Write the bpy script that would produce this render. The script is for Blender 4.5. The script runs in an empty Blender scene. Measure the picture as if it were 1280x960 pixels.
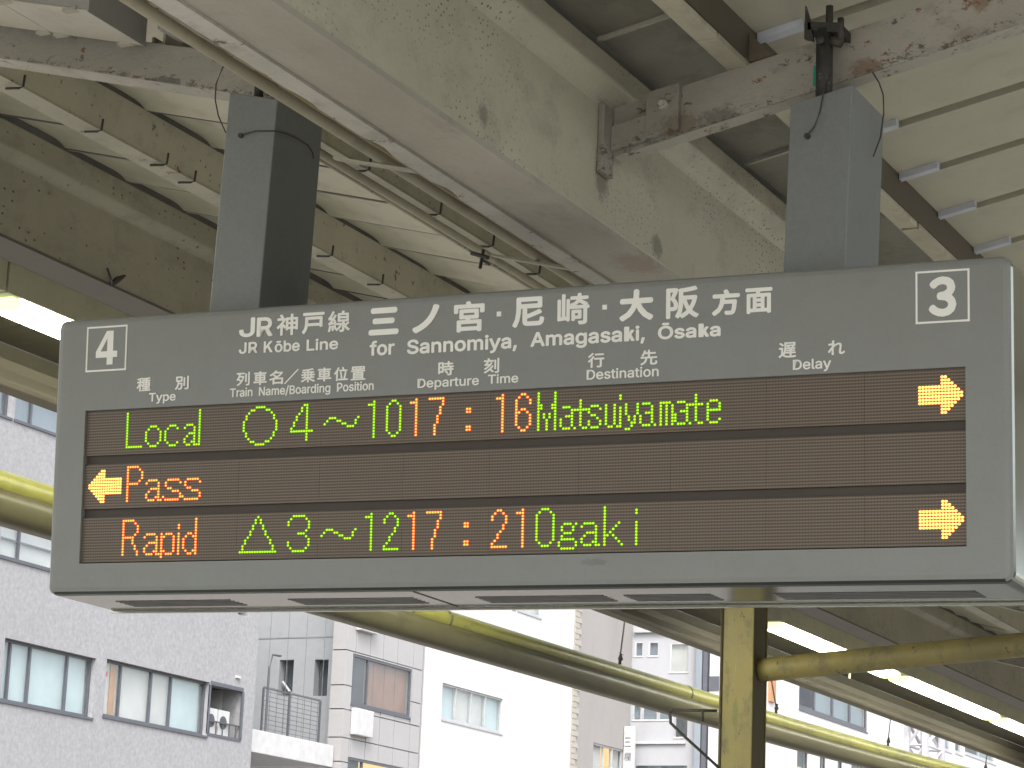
import bpy, math, random
from mathutils import Vector, Matrix, noise
random.seed(7)
SC = bpy.context.scene
COL = SC.collection

# ------------------------------------------------------------------ camera
YAW, PITCH, ROLL, FPX = 0.45655561, 0.23299485, 0.04162813, 3227.2734
cam_d = bpy.data.cameras.new('camera')
cam = bpy.data.objects.new('camera', cam_d); COL.objects.link(cam); SC.camera = cam
cy_, sy_ = math.cos(YAW), math.sin(YAW); cp_, sp_ = math.cos(PITCH), math.sin(PITCH)
fwd = Vector((-sy_*cp_, cy_*cp_, sp_)); rgt = Vector((cy_, sy_, 0)); up = rgt.cross(fwd)
r2 = rgt*math.cos(ROLL) + up*math.sin(ROLL); u2 = up*math.cos(ROLL) - rgt*math.sin(ROLL)
mw = Matrix((r2, u2, -fwd)).transposed().to_4x4(); mw.translation = Vector((3.18609, -6.35627, 1.6))
cam.matrix_world = mw
cam_d.sensor_width = 36; cam_d.lens = 36*FPX/1280; cam_d.clip_start = .05; cam_d.clip_end = 3000

# ------------------------------------------------------------------ light
SUN_EL, SUN_AZ = math.radians(50), math.radians(150)      # azimuth from +Y towards +X
W = bpy.data.worlds.new('World'); SC.world = W; W.use_nodes = True
wn = W.node_tree; bg = wn.nodes['Background']; sk = wn.nodes.new('ShaderNodeTexSky')
sk.sky_type = 'NISHITA'; sk.sun_disc = False; sk.sun_elevation = SUN_EL; sk.sun_rotation = SUN_AZ
sk.dust_density = 4.0; sk.ozone_density = 1.0; sk.air_density = 1.0
hs = wn.nodes.new('ShaderNodeHueSaturation'); hs.inputs['Saturation'].default_value = .35
wn.links.new(sk.outputs[0], hs.inputs['Color']); wn.links.new(hs.outputs[0], bg.inputs[0])
bg.inputs[1].default_value = .15
sd = bpy.data.lights.new('sun', 'SUN'); sd.energy = .5; sd.angle = math.radians(14); sd.color = (1, .96, .9)
so = bpy.data.objects.new('sun', sd); COL.objects.link(so)
sv = Vector((math.sin(SUN_AZ)*math.cos(SUN_EL), math.cos(SUN_AZ)*math.cos(SUN_EL), math.sin(SUN_EL)))
so.rotation_euler = sv.to_track_quat('Z', 'Y').to_euler(); so.location = (20, -20, 40)
SC.view_settings.view_transform = 'Standard'; SC.view_settings.look = 'None'
SC.view_settings.exposure = 1.72; SC.view_settings.gamma = 1
SC.cycles.max_bounces = 8; SC.cycles.diffuse_bounces = 7; SC.cycles.use_denoising = True

# ------------------------------------------------------------------ materials
def base(name, rough=.6, metal=0.0):
    m = bpy.data.materials.new(name); m.use_nodes = True
    n = m.node_tree; b = n.nodes['Principled BSDF']
    b.inputs['Roughness'].default_value = rough; b.inputs['Metallic'].default_value = metal
    return m, n, b
def coords(n, scale=(1, 1, 1)):
    t = n.nodes.new('ShaderNodeTexCoord'); mp = n.nodes.new('ShaderNodeMapping')
    mp.inputs['Scale'].default_value = scale
    n.links.new(t.outputs['Object'], mp.inputs[0]); return mp.outputs[0]
def nz(n, v, scale, detail=4, rough=.6):
    x = n.nodes.new('ShaderNodeTexNoise'); x.inputs['Scale'].default_value = scale
    x.inputs['Detail'].default_value = detail; x.inputs['Roughness'].default_value = rough
    n.links.new(v, x.inputs['Vector']); return x.outputs['Fac']
def ramp(n, f, a, b, ca=(0, 0, 0, 1), cb=(1, 1, 1, 1)):
    r = n.nodes.new('ShaderNodeValToRGB'); r.color_ramp.elements[0].position = a; r.color_ramp.elements[1].position = b
    r.color_ramp.elements[0].color = ca; r.color_ramp.elements[1].color = cb
    n.links.new(f, r.inputs[0]); return r.outputs[0]
def mixc(n, f, a, b):
    x = n.nodes.new('ShaderNodeMix'); x.data_type = 'RGBA'
    for s, v in ((0, f), (6, a), (7, b)):
        if isinstance(v, tuple): x.inputs[s].default_value = v if len(v) == 4 else v + (1,)
        elif isinstance(v, (int, float)): x.inputs[s].default_value = v
        else: n.links.new(v, x.inputs[s])
    return x.outputs[2]
def paint(name, c, dirt=(.10, .085, .06), amt=.5, rust=0.0, spots=0.0, rough=.55, scale=1.0, stretch=(1, 1, 1), bump=.12, grain=.12, spotsize=26):
    m, n, b = base(name, rough)
    v = coords(n, stretch)
    col = mixc(n, ramp(n, nz(n, v, 1.3*scale, 5, .65), .40, .66), c, tuple(x*(1-.45*amt)+d*.45*amt for x, d in zip(c, dirt)))
    col = mixc(n, ramp(n, nz(n, v, 6*scale, 6, .7), .52, .70), col, tuple(x*(1-.7*amt)+d*.7*amt for x, d in zip(c, dirt)))
    g = nz(n, v, 90*scale, 3, .7)
    mg = n.nodes.new('ShaderNodeMath'); mg.operation = 'MULTIPLY_ADD'; n.links.new(g, mg.inputs[0])
    mg.inputs[1].default_value = grain*2; mg.inputs[2].default_value = 1-grain
    vm = n.nodes.new('ShaderNodeVectorMath'); vm.operation = 'SCALE'; n.links.new(col, vm.inputs[0]); n.links.new(mg.outputs[0], vm.inputs['Scale'])
    col = vm.outputs[0]
    if spots:
        vo = n.nodes.new('ShaderNodeTexVoronoi'); vo.inputs['Scale'].default_value = spotsize; vo.voronoi_dimensions = '2D'
        sx = n.nodes.new('ShaderNodeSeparateXYZ'); cx = n.nodes.new('ShaderNodeCombineXYZ'); n.links.new(v, sx.inputs[0])
        n.links.new(sx.outputs[1], cx.inputs[0]); n.links.new(sx.outputs[2], cx.inputs[1]); n.links.new(cx.outputs[0], vo.inputs['Vector'])
        wob = nz(n, v, spotsize*4, 2); ma = n.nodes.new('ShaderNodeMath'); ma.operation = 'MULTIPLY_ADD'; ma.inputs[1].default_value = .25
        n.links.new(wob, ma.inputs[0]); n.links.new(vo.outputs['Distance'], ma.inputs[2])
        d = ramp(n, ma.outputs[0], .22, .29, (1, 1, 1, 1), (0, 0, 0, 1))
        reg = ramp(n, nz(n, v, 1.6, 3), .42, .56)
        sel = n.nodes.new('ShaderNodeSeparateColor'); n.links.new(vo.outputs['Color'], sel.inputs[0])
        s2 = ramp(n, sel.outputs[0], 1-spots, 1-spots+.02)
        mu = n.nodes.new('ShaderNodeMath'); mu.operation = 'MULTIPLY'; n.links.new(d, mu.inputs[0]); n.links.new(s2, mu.inputs[1])
        mv = n.nodes.new('ShaderNodeMath'); mv.operation = 'MULTIPLY'; n.links.new(mu.outputs[0], mv.inputs[0]); n.links.new(reg, mv.inputs[1])
        col = mixc(n, mv.outputs[0], col, (.06, .06, .05))
    if rust:
        r1 = ramp(n, nz(n, v, 9*scale, 8, .75), .64-rust*.12, .67-rust*.12)
        col = mixc(n, r1, col, (.16, .07, .035))
        r3 = ramp(n, nz(n, v, 14*scale, 8, .75), .62-rust*.1, .66-rust*.1)
        col = mixc(n, r3, col, (.10, .095, .085))
    n.links.new(col, b.inputs['Base Color'])
    if bump:
        bp = n.nodes.new('ShaderNodeBump'); bp.inputs['Strength'].default_value = bump; bp.inputs['Distance'].default_value = .01
        n.links.new(nz(n, v, 22*scale, 6, .7), bp.inputs['Height']); n.links.new(bp.outputs[0], b.inputs['Normal'])
    return m
def plain(name, c, rough=.6, metal=0, var=.1, scale=5):
    m, n, b = base(name, rough, metal); v = coords(n)
    col = mixc(n, ramp(n, nz(n, v, scale, 5), .3, .7), tuple(x*(1-var) for x in c), tuple(min(1, x*(1+var)) for x in c))
    n.links.new(col, b.inputs['Base Color']); return m
def emit(name, c, s):
    m = bpy.data.materials.new(name); m.use_nodes = True; n = m.node_tree; n.nodes.clear()
    o = n.nodes.new('ShaderNodeOutputMaterial'); e = n.nodes.new('ShaderNodeEmission')
    e.inputs[0].default_value = c+(1,); e.inputs[1].default_value = s; n.links.new(e.outputs[0], o.inputs[0]); return m
def glass(name, tint=(.85, .95, .95), gloss=.09):
    m = bpy.data.materials.new(name); m.use_nodes = True; n = m.node_tree; n.nodes.clear()
    o = n.nodes.new('ShaderNodeOutputMaterial'); t = n.nodes.new('ShaderNodeBsdfTransparent'); g = n.nodes.new('ShaderNodeBsdfGlossy')
    x = n.nodes.new('ShaderNodeMixShader'); t.inputs[0].default_value = tint+(1,); g.inputs['Roughness'].default_value = .03
    x.inputs[0].default_value = gloss
    n.links.new(t.outputs[0], x.inputs[1]); n.links.new(g.outputs[0], x.inputs[2]); n.links.new(x.outputs[0], o.inputs[0]); return m

def stain(m, c, r, col, stretch=(1, 1, 1), a=.6):
    n = m.node_tree; b = n.nodes['Principled BSDF']; old = b.inputs['Base Color'].links[0].from_socket
    t = n.nodes.new('ShaderNodeTexCoord'); sub = n.nodes.new('ShaderNodeVectorMath'); sub.operation = 'SUBTRACT'
    n.links.new(t.outputs['Object'], sub.inputs[0]); sub.inputs[1].default_value = c
    ml = n.nodes.new('ShaderNodeVectorMath'); ml.operation = 'MULTIPLY'; n.links.new(sub.outputs[0], ml.inputs[0]); ml.inputs[1].default_value = stretch
    ln = n.nodes.new('ShaderNodeVectorMath'); ln.operation = 'LENGTH'; n.links.new(ml.outputs[0], ln.inputs[0])
    x = n.nodes.new('ShaderNodeTexNoise'); x.inputs['Scale'].default_value = 2.2/r; x.inputs['Detail'].default_value = 10; x.inputs['Roughness'].default_value = .85
    n.links.new(t.outputs['Object'], x.inputs['Vector'])
    ma = n.nodes.new('ShaderNodeMath'); ma.operation = 'MULTIPLY_ADD'; ma.inputs[1].default_value = -2.8*r; n.links.new(x.outputs['Fac'], ma.inputs[0]); n.links.new(ln.outputs['Value'], ma.inputs[2])
    f = ramp(n, ma.outputs[0], 0, 1)
    mr = n.nodes.new('ShaderNodeMapRange'); n.links.new(ma.outputs[0], mr.inputs[0]); mr.inputs[1].default_value = -.75*r; mr.inputs[2].default_value = -.25*r; mr.inputs[3].default_value = a; mr.inputs[4].default_value = 0
    n.links.new(mixc(n, mr.outputs[0], old, col), b.inputs['Base Color'])
M = {}
M['girder'] = paint('girder_paint', (.52, .50, .38), amt=.5, spots=.75, rough=.5, stretch=(1, .7, 1), spotsize=44)
M['girder_bottom'] = paint('girder_bottom_paint', (.43, .405, .335), amt=.6, rust=.0, rough=.55, stretch=(1, .5, 1))
M['lip'] = paint('pale_chipped_paint', (.52, .50, .44), amt=.75, rust=.1, rough=.6, bump=.3)
M['eave_girder'] = paint('eave_girder_paint', (.41, .39, .30), amt=.6, spots=.25, rough=.55, spotsize=26, stretch=(1, .6, 1))
M['purlin'] = paint('purlin_paint', (.50, .48, .37), amt=.5, rust=.04, spots=.12, spotsize=24)
M['purlin_lip'] = paint('purlin_lip_paint', (.40, .385, .29), amt=.6, rust=.12)
M['rafter_left'] = paint('rafter_paint', (.37, .355, .30), amt=.75, rust=.12, rough=.65, bump=.35, stretch=(1, 1, 1.6))
M['rafter'] = paint('rafter_paint', (.37, .35, .30), amt=.75, rust=.22, rough=.65, bump=.35, stretch=(1, 1, 1.6))
M['rafter_lip'] = paint('rafter_lip_paint', (.45, .43, .36), amt=.65, rust=.28, rough=.65, bump=.3)
M['roof'] = paint('roof_sheet_paint', (.53, .505, .39), amt=.4, rough=.5, grain=.05, bump=.05)
M['roof_right'] = paint('roof_tray_paint', (.50, .485, .37), amt=.4, rough=.5, grain=.05, bump=.05)
M['groove'] = paint('roof_groove_paint', (.42, .41, .38), amt=.4)
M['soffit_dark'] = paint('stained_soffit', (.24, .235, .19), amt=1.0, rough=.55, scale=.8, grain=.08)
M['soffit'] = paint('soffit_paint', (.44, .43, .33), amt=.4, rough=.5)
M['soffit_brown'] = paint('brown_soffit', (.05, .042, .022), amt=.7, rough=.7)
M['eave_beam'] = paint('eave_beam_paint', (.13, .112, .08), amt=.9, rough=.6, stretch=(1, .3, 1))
M['flange_grey'] = paint('flange_grey_paint', (.13, .12, .10), amt=.6)
M['seam'] = plain('dark_seam', (.11, .105, .095), .8, var=.3)
M['brown'] = paint('dark_brown_steel', (.11, .09, .06), amt=.6, rough=.7)
M['board'] = paint('cream_board', (.52, .49, .37), amt=.55, rough=.6, bump=.2)
M['trunk'] = paint('trunking_paint', (.52, .50, .41), amt=.35, rough=.5, bump=.05)
M['trunk_grey'] = paint('trunking_grey', (.34, .34, .32), amt=.35, rough=.5, bump=.05)
M['conduit'] = paint('conduit_paint', (.40, .37, .27), amt=.5)
M['olive'] = paint('olive_conduit_paint', (.24, .20, .09), amt=.5)
M['iron'] = paint('black_iron', (.035, .033, .03), amt=.5, rust=.15, rough=.6)
M['gutter'] = paint('yellow_green_paint', (.33, .32, .07), dirt=(.08, .06, .02), amt=.75, rust=.05, rough=.42, stretch=(1, .35, 1))
M['trough'] = paint('trough_paint', (.12, .11, .05), dirt=(.05, .035, .02), amt=.9, rough=.45, stretch=(1, .35, 1))
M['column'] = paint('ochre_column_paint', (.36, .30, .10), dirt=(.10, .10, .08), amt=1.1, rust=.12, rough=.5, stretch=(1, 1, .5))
M['column_dark'] = paint('column_flank_dark', (.12, .10, .05), amt=.8, rough=.6)  # darker copy of the column ochre for web, side plate and bead
M['sign'] = paint('grey_sign_enamel', (.205, .215, .20), dirt=(.14, .135, .11), amt=.28, rough=.42, grain=.07, bump=.03, scale=1.5)
M['post'] = paint('grey_post_enamel', (.19, .205, .20), dirt=(.12, .12, .11), amt=.3, rough=.42, grain=.16, bump=.05, scale=1.0)
M['white_vinyl'] = plain('white_lettering', (.80, .80, .74), .5, var=.02)
M['vent'] = plain('vent_slot', (.21, .21, .20), .45)
M['black'] = plain('matt_black', (.035, .03, .025), .7)
M['bar'] = plain('display_divider', (.050, .038, .028), .6)
M['concrete'] = paint('platform_concrete', (.40, .39, .37), amt=.4, rough=.85)
M['ballast'] = paint('ballast', (.22, .20, .18), amt=.6, rough=.95, scale=4)
M['grey_wall'] = paint('grey_tile_render', (.29, .292, .302), dirt=(.22, .22, .23), amt=.4, rough=.8, scale=.12, grain=.35, bump=.0, stretch=(1, 1, 1))
M['white_wall'] = paint('white_render', (.62, .62, .62), dirt=(.4, .39, .37), amt=.3, rough=.8, scale=.25, grain=.03, bump=0, stretch=(1, 1, .4))
M['cream_wall'] = plain('cream_render', (.36, .34, .29), .8, var=.04)
M['blocker_wall'] = plain('blocker_render', (.30, .29, .26), .85, var=.05)  # for the unseen block added to hold back light from the right
M['beige_wall'] = paint('beige_render', (.30, .285, .275), dirt=(.2, .19, .18), amt=.4, rough=.8, scale=.2, grain=.06, bump=0, stretch=(1, 1, .3))
M['pale_wall'] = paint('pale_grey_render', (.36, .37, .39), dirt=(.25, .25, .25), amt=.4, rough=.8, scale=.2, grain=.05, bump=0, stretch=(1, 1, .3))
M['panel'] = paint('pale_panel', (.33, .345, .355), dirt=(.2, .2, .2), amt=.35, rough=.5, grain=.04)
M['tile'] = paint('large_pale_tile', (.34, .335, .335), dirt=(.25, .24, .23), amt=.3, rough=.4, grain=.04)
M['joint'] = plain('tile_joint', (.25, .25, .26), .8)
M['frame'] = plain('dark_grey_frame', (.085, .09, .105), .45)
M['frame_light'] = plain('pale_window_frame', (.38, .39, .40), .45)
M['blind'] = plain('pale_cyan_blind', (.44, .51, .525), .4, var=.10, scale=1.5)
M['blind_white'] = plain('white_blind', (.50, .485, .47), .6, var=.10, scale=1.5)
M['blind_dark'] = plain('dark_room', (.05, .055, .065), .7, var=.3, scale=1)
M['blind_blue'] = plain('blue_grey_blind', (.20, .23, .26), .5, var=.1, scale=1)
M['brownpane'] = plain('brown_blind', (.22, .11, .075), .4, var=.12, scale=3)
M['orange'] = plain('orange_post', (.42, .21, .10), .6)
M['red'] = plain('red_sticker', (.7, .06, .05), .5)
M['white_metal'] = plain('white_metal', (.48, .48, .48), .4)
M['railing'] = plain('dark_railing', (.07, .075, .085), .5)
M['crane_orange'] = plain('orange_steel', (.55, .27, .06), .5)
M['crane_white'] = plain('white_steel', (.42, .42, .44), .5)
M['clip_white'] = plain('pale_blue_clip', (.52, .55, .60), .5)
M['green'] = plain('green_tape', (.02, .30, .18), .5)
M['glass'] = glass('window_glass', (.97, .99, .99))
M['led_green'] = emit('led_green_core', (.45, .80, .02), .50)
M['led_green_rim'] = emit('led_green_rim', (.075, .30, .003), .42)  # green halo of the lit dots, painted as glowing colour
M['led_orange'] = emit('led_orange_core', (1.0, .46, .10), .62)
M['led_orange_rim'] = emit('led_orange_rim', (.95, .065, .008), .40)  # red-orange halo of the lit dots, painted the same way
M['led_arrow'] = emit('led_arrow_core', (1.0, .58, .13), .9)
M['tube'] = emit('fluorescent_diffuser', (1.0, 1.0, .80), 9.0)
M['tube_cap'] = emit('fluorescent_end_cap', (.85, 1.0, .42), .6)
M['warm'] = emit('warm_lit_window', (1.0, .62, .25), .4)
stain(M['girder'], (.242, .17, 3.93), .05, (.07, .065, .055), (1, 1, .7))
stain(M['girder'], (.242, .60, 3.84), .035, (.10, .09, .07), (1, .8, 1))
stain(M['girder'], (.242, -.6, 3.86), .03, (.12, .11, .09))
stain(M['girder_bottom'], (.10, 1.55, 3.772), .11, (.07, .07, .065), (1, .5, 1))
stain(M['girder_bottom'], (.16, 1.1, 3.772), .10, (.20, .15, .11), (1, .35, 1))
stain(M['girder_bottom'], (.20, .55, 3.772), .06, (.30, .19, .14), (1, .5, 1))
stain(M['lip'], (.0, 1.5, 3.764), .12, (.10, .11, .12), (1, .35, 1))
stain(M['rafter'], (1.02, .2, 4.325), .035, (.17, .07, .03))
stain(M['rafter'], (1.03, .2, 4.175), .03, (.14, .06, .03), (.6, 1, 1))
stain(M['rafter'], (.47, .2, 4.07), .04, (.13, .10, .06), (.6, 1, 1))
stain(M['rafter'], (.60, .2, 4.075), .035, (.09, .085, .075), (.5, 1, 1))
stain(M['rafter'], (1.36, .2, 4.33), .03, (.17, .08, .03))
def edge_wear(m, a, k, hi, cols):
    # broken line of flaking and rust just above the lower edge z = a + k*x
    n = m.node_tree; b = n.nodes['Principled BSDF']; old = b.inputs['Base Color'].links[0].from_socket
    t = n.nodes.new('ShaderNodeTexCoord'); d = n.nodes.new('ShaderNodeVectorMath'); d.operation = 'DOT_PRODUCT'
    n.links.new(t.outputs['Object'], d.inputs[0]); d.inputs[1].default_value = (-k, 0, 1)
    h = n.nodes.new('ShaderNodeMapRange'); n.links.new(d.outputs['Value'], h.inputs[0])
    h.inputs[1].default_value = a-.005; h.inputs[2].default_value = a+hi; h.inputs[3].default_value = .10; h.inputs[4].default_value = -.14
    for sc, th, c in cols:
        x = nz(n, coords(n, (1, 1, 2)), sc, 8, .8)
        ad = n.nodes.new('ShaderNodeMath'); ad.operation = 'ADD'; n.links.new(x, ad.inputs[0]); n.links.new(h.outputs[0], ad.inputs[1])
        old = mixc(n, ramp(n, ad.outputs[0], th, th+.03), old, c)
    n.links.new(old, b.inputs['Base Color'])
WEAR = [(9, .63, (.15, .145, .125)), (16, .645, (.13, .075, .045)), (34, .66, (.07, .065, .055))]
edge_wear(M['rafter'], 3.954, .2083, .10, WEAR)
edge_wear(M['rafter_left'], 4.094, -.252, .07, WEAR)
stain(M['sign'], (.33, 0, -.256), .02, (.10, .10, .095), (.5, 0, 2), .4)
stain(M['column'], (-3.91, 12.2, 3.78), .03, (.16, .20, .06), (1.2, 1, .25), .5)
# polished underside of the sign
m, n, b = base('brushed_steel', .10, 1.0); v = coords(n, (.6, 12, 1))
n.links.new(mixc(n, nz(n, v, 6, 5), (.075, .085, .08), (.125, .135, .13)), b.inputs['Base Color']); M['steel'] = m
m, n, b = base('side_steel', .16, .9); v = coords(n)
n.links.new(mixc(n, nz(n, v, 3, 5), (.30, .31, .26), (.44, .45, .38)), b.inputs['Base Color']); M['side'] = m
# unlit LED matrix
Q, PZ = 2.75/320, .0085
def led_matrix():
    m, n, b = base('unlit_led_matrix', .45)
    t = n.nodes.new('ShaderNodeTexCoord'); s = n.nodes.new('ShaderNodeSeparateXYZ'); n.links.new(t.outputs['Object'], s.inputs[0])
    def fr(o, p):
        a = n.nodes.new('ShaderNodeMath'); a.operation = 'DIVIDE'; n.links.new(o, a.inputs[0]); a.inputs[1].default_value = p
        f = n.nodes.new('ShaderNodeMath'); f.operation = 'FRACT'; n.links.new(a.outputs[0], f.inputs[0])
        c = n.nodes.new('ShaderNodeMath'); c.operation = 'SUBTRACT'; n.links.new(f.outputs[0], c.inputs[0]); c.inputs[1].default_value = .5
        d = n.nodes.new('ShaderNodeMath'); d.operation = 'ABSOLUTE'; n.links.new(c.outputs[0], d.inputs[0]); return d.outputs[0]
    dx, dz = fr(s.outputs[0], Q), fr(s.outputs[2], PZ*.9958)
    cx = ramp(n, dx, .30, .47, (1, 1, 1, 1), (.35, .35, .35, 1)); cz = ramp(n, dz, .12, .34, (1, 1, 1, 1), (0, 0, 0, 1))
    mu = n.nodes.new('ShaderNodeMath'); mu.operation = 'MULTIPLY'; n.links.new(cx, mu.inputs[0]); n.links.new(cz, mu.inputs[1])
    col = mixc(n, mu.outputs[0], (.066, .048, .032), (.165, .128, .088))
    n.links.new(col, b.inputs['Base Color']); return m
M['matrix'] = led_matrix()

# ------------------------------------------------------------------ mesh helpers
class MB:
    def __init__(s): s.v = []; s.f = []
    def add(s, vs, fs):
        o = len(s.v); s.v += [tuple(x) for x in vs]; s.f += [tuple(i+o for i in f) for f in fs]; return s
    def box(s, x0, x1, y0, y1, z0, z1):
        return s.add([(x, y, z) for x in (x0, x1) for y in (y0, y1) for z in (z0, z1)],
                     [(0, 1, 3, 2), (4, 6, 7, 5), (0, 4, 5, 1), (2, 3, 7, 6), (0, 2, 6, 4), (1, 5, 7, 3)])
    def sbox(s, x0, x1, y0, y1, za, zb, k):      # box whose bottom and top follow z + k*x
        return s.add([(x, y, z+k*x) for x in (x0, x1) for y in (y0, y1) for z in (za, zb)],
                     [(0, 1, 3, 2), (4, 6, 7, 5), (0, 4, 5, 1), (2, 3, 7, 6), (0, 2, 6, 4), (1, 5, 7, 3)])
    def py(s, prof, y0, y1, seg=1):             # xz profile along y
        k = len(prof); vs = []
        for i in range(seg+1):
            y = y0+(y1-y0)*i/seg; vs += [(x, y, z) for x, z in prof]
        fs = [(i*k+j, i*k+(j+1) % k, (i+1)*k+(j+1) % k, (i+1)*k+j) for i in range(seg) for j in range(k)]
        fs += [tuple(range(k))[::-1], tuple(range(seg*k, seg*k+k))]
        return s.add(vs, fs)
    def px(s, prof, x0, x1, slope=0):           # yz profile along x
        k = len(prof); vs = [(x, y, z+slope*x) for x in (x0, x1) for y, z in prof]
        return s.add(vs, [(j, (j+1) % k, k+(j+1) % k, k+j) for j in range(k)]+[tuple(range(k))[::-1], tuple(range(k, 2*k))])
    def tube(s, pts, r, n=8, cap=True):
        pts = [Vector(p) for p in pts]; vs = []
        rr = r if isinstance(r, (list, tuple)) else [r]*len(pts)
        for i, p in enumerate(pts):
            t = (pts[min(i+1, len(pts)-1)]-pts[max(i-1, 0)]).normalized()
            a = t.cross(Vector((0, 0, 1)) if abs(t.z) < .9 else Vector((1, 0, 0))).normalized(); b = t.cross(a)
            vs += [tuple(p+(a*math.cos(2*math.pi*j/n)+b*math.sin(2*math.pi*j/n))*rr[i]) for j in range(n)]
        fs = [(i*n+j, i*n+(j+1) % n, (i+1)*n+(j+1) % n, (i+1)*n+j) for i in range(len(pts)-1) for j in range(n)]
        if cap: fs += [tuple(range(n))[::-1], tuple(range((len(pts)-1)*n, len(pts)*n))]
        return s.add(vs, fs)
    def mesh(s, name, mat, smooth=False):
        me = bpy.data.meshes.new(name); me.from_pydata(s.v, [], s.f); me.validate()
        import bmesh
        bm = bmesh.new(); bm.from_mesh(me); bmesh.ops.recalc_face_normals(bm, faces=bm.faces); bm.to_mesh(me); bm.free()
        me.materials.append(M[mat] if isinstance(mat, str) else mat)
        if smooth:
            me.polygons.foreach_set('use_smooth', [True]*len(me.polygons))
        return me
    def build(s, name, mat, parent=None, bevel=0, smooth=False, local=False, **tags):
        return put(s.mesh(name, mat, smooth), name, parent, bevel, local, **tags)
def put(me, name, parent=None, bevel=0, local=False, loc=None, **tags):
    o = bpy.data.objects.new(name, me); COL.objects.link(o)
    if loc: o.location = loc
    if parent is not None:
        o.parent = parent
        if not local:
            o.matrix_parent_inverse = Matrix.Translation(-rootloc(parent))
    if bevel:
        b = o.modifiers.new('bevel', 'BEVEL'); b.width = bevel; b.segments = 2; b.limit_method = 'ANGLE'
    for k, v in tags.items(): o[k] = v
    return o
def rootloc(o):
    v = Vector((0, 0, 0))
    while o is not None:
        v += o.location + (o.matrix_parent_inverse.translation if o.parent else Vector((0, 0, 0))); o = o.parent
    return v
def thing(name, label, cat, loc=(0, 0, 0), group=None):
    o = bpy.data.objects.new(name, None); COL.objects.link(o); o.location = loc; o.empty_display_size = .2
    o['label'] = label; o['category'] = cat
    if group: o['group'] = group
    return o

# ------------------------------------------------------------------ ground
MB().box(-600, 600, -600, 600, -1.6, -1.1).build('ground', 'ballast', kind='structure')
MB().box(-5.6, 5.9, -30, 60, -1.098, 0).build('platform', 'concrete', kind='structure', bevel=.01)

# ------------------------------------------------------------------ the station canopy
can = thing('platform_canopy', 'cream painted steel station roof of girders, purlins and folded panels over the platform', 'canopy', (0, 12, 0))
Y0, Y1 = -7.0, 44.0
# valley girder
g = MB().py([(-.005, 3.79), (.242, 3.79), (.242, 4.135), (.25, 4.155), (.30, 4.19), (.30, 4.262), (-.005, 4.262)], Y0, Y1, 60).build('valley_girder', 'girder', can, bevel=.008)
MB().py([(.051, 3.772), (.2445, 3.772), (.2445, 3.789), (.051, 3.789)], Y0, Y1, 40).build('bottom_flange', 'girder_bottom', g)
# chipped pale strip along the left of the flange
lp = MB(); N = 700; ys = [Y0+(16-Y0)*i/N for i in range(N+1)]
vs = []
for y in ys:
    j = max(0, noise.noise(Vector((y*5, 3, 0)))-.12)*.035*(1 if y > -3 else .3) + max(0, noise.noise(Vector((y*23, 9, 0))))*.006
    vs += [(-.012+j, y, 3.764), (.049, y, 3.764), (.049, y, 3.789), (-.012+j, y, 3.789)]
fs = []
for i in range(N):
    a = i*4
    for k in range(4): fs.append((a+k, a+(k+1) % 4, a+4+(k+1) % 4, a+4+k))
lp.add(vs, fs); lp.build('edge_strip', 'lip', g)
MB().py([(-.03, 3.80), (-.006, 3.80), (-.006, 4.26), (-.03, 4.26)], Y0, Y1).build('side_plate', 'brown', g)
# stiffener where the right rafter meets the girder
MB().box(.243, .262, .13, .21, 3.93, 4.14).build('end_plate', 'rafter', g, bevel=.003)

# rafters, one every six metres
def rafter(y, side):
    if side > 0:
        k = .2083; x0, x1 = .262, 5.3; zb, zt, fl = 3.944, 4.09, .07
    else:
        k = -.252; x0, x1 = -5.0, -.04; zb, zt, fl = 4.084, 4.213, .12
    r = MB().sbox(x0, x1, y, y+.010, zb, zt, k).build('rafter', 'rafter' if side > 0 else 'rafter_left', can, bevel=.002)
    MB().sbox(x0, x1, y+.0105, y+fl, zb-.001, zb+.010, k).build('bottom_flange', 'rafter_lip', r, bevel=.002)
    MB().sbox(x0, x1, y+.0105, y+fl, zt-.010, zt-.0, k).build('top_flange', 'rafter_lip', r)
    return r
raf = []
for kk in range(-1, 8):
    for sd_ in (-1, 1):
        raf.append(rafter(.20+6*kk, sd_))
# bolted splice plate of the near right rafter
pl = MB().sbox(.372, .474, .178, .1985, 3.953, 4.095, .2083).build('splice_plate', 'rafter', can, bevel=.002)
bt = MB(); bt.tube([(.430, .178, 4.125), (.430, .160, 4.125)], .016, 6); bt.tube([(.430, .162, 4.125), (.430, .150, 4.125)], .009, 8)
bt.build('bolt', 'lip', pl, bevel=.001)
MB().sbox(.262, .3715, .182, .1985, 3.953, 4.03, .2083).build('cleat_plate', 'rafter', can, bevel=.002)
MB().add([(.682, .19, 4.235), (.755, .19, 4.245), (.682, .19, 4.32), (.682, .198, 4.235), (.755, .198, 4.245), (.682, .198, 4.32)],
         [(0, 1, 2), (3, 5, 4), (0, 3, 4, 1), (1, 4, 5, 2), (2, 5, 3, 0)]).build('gusset', 'brown', can)

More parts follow.
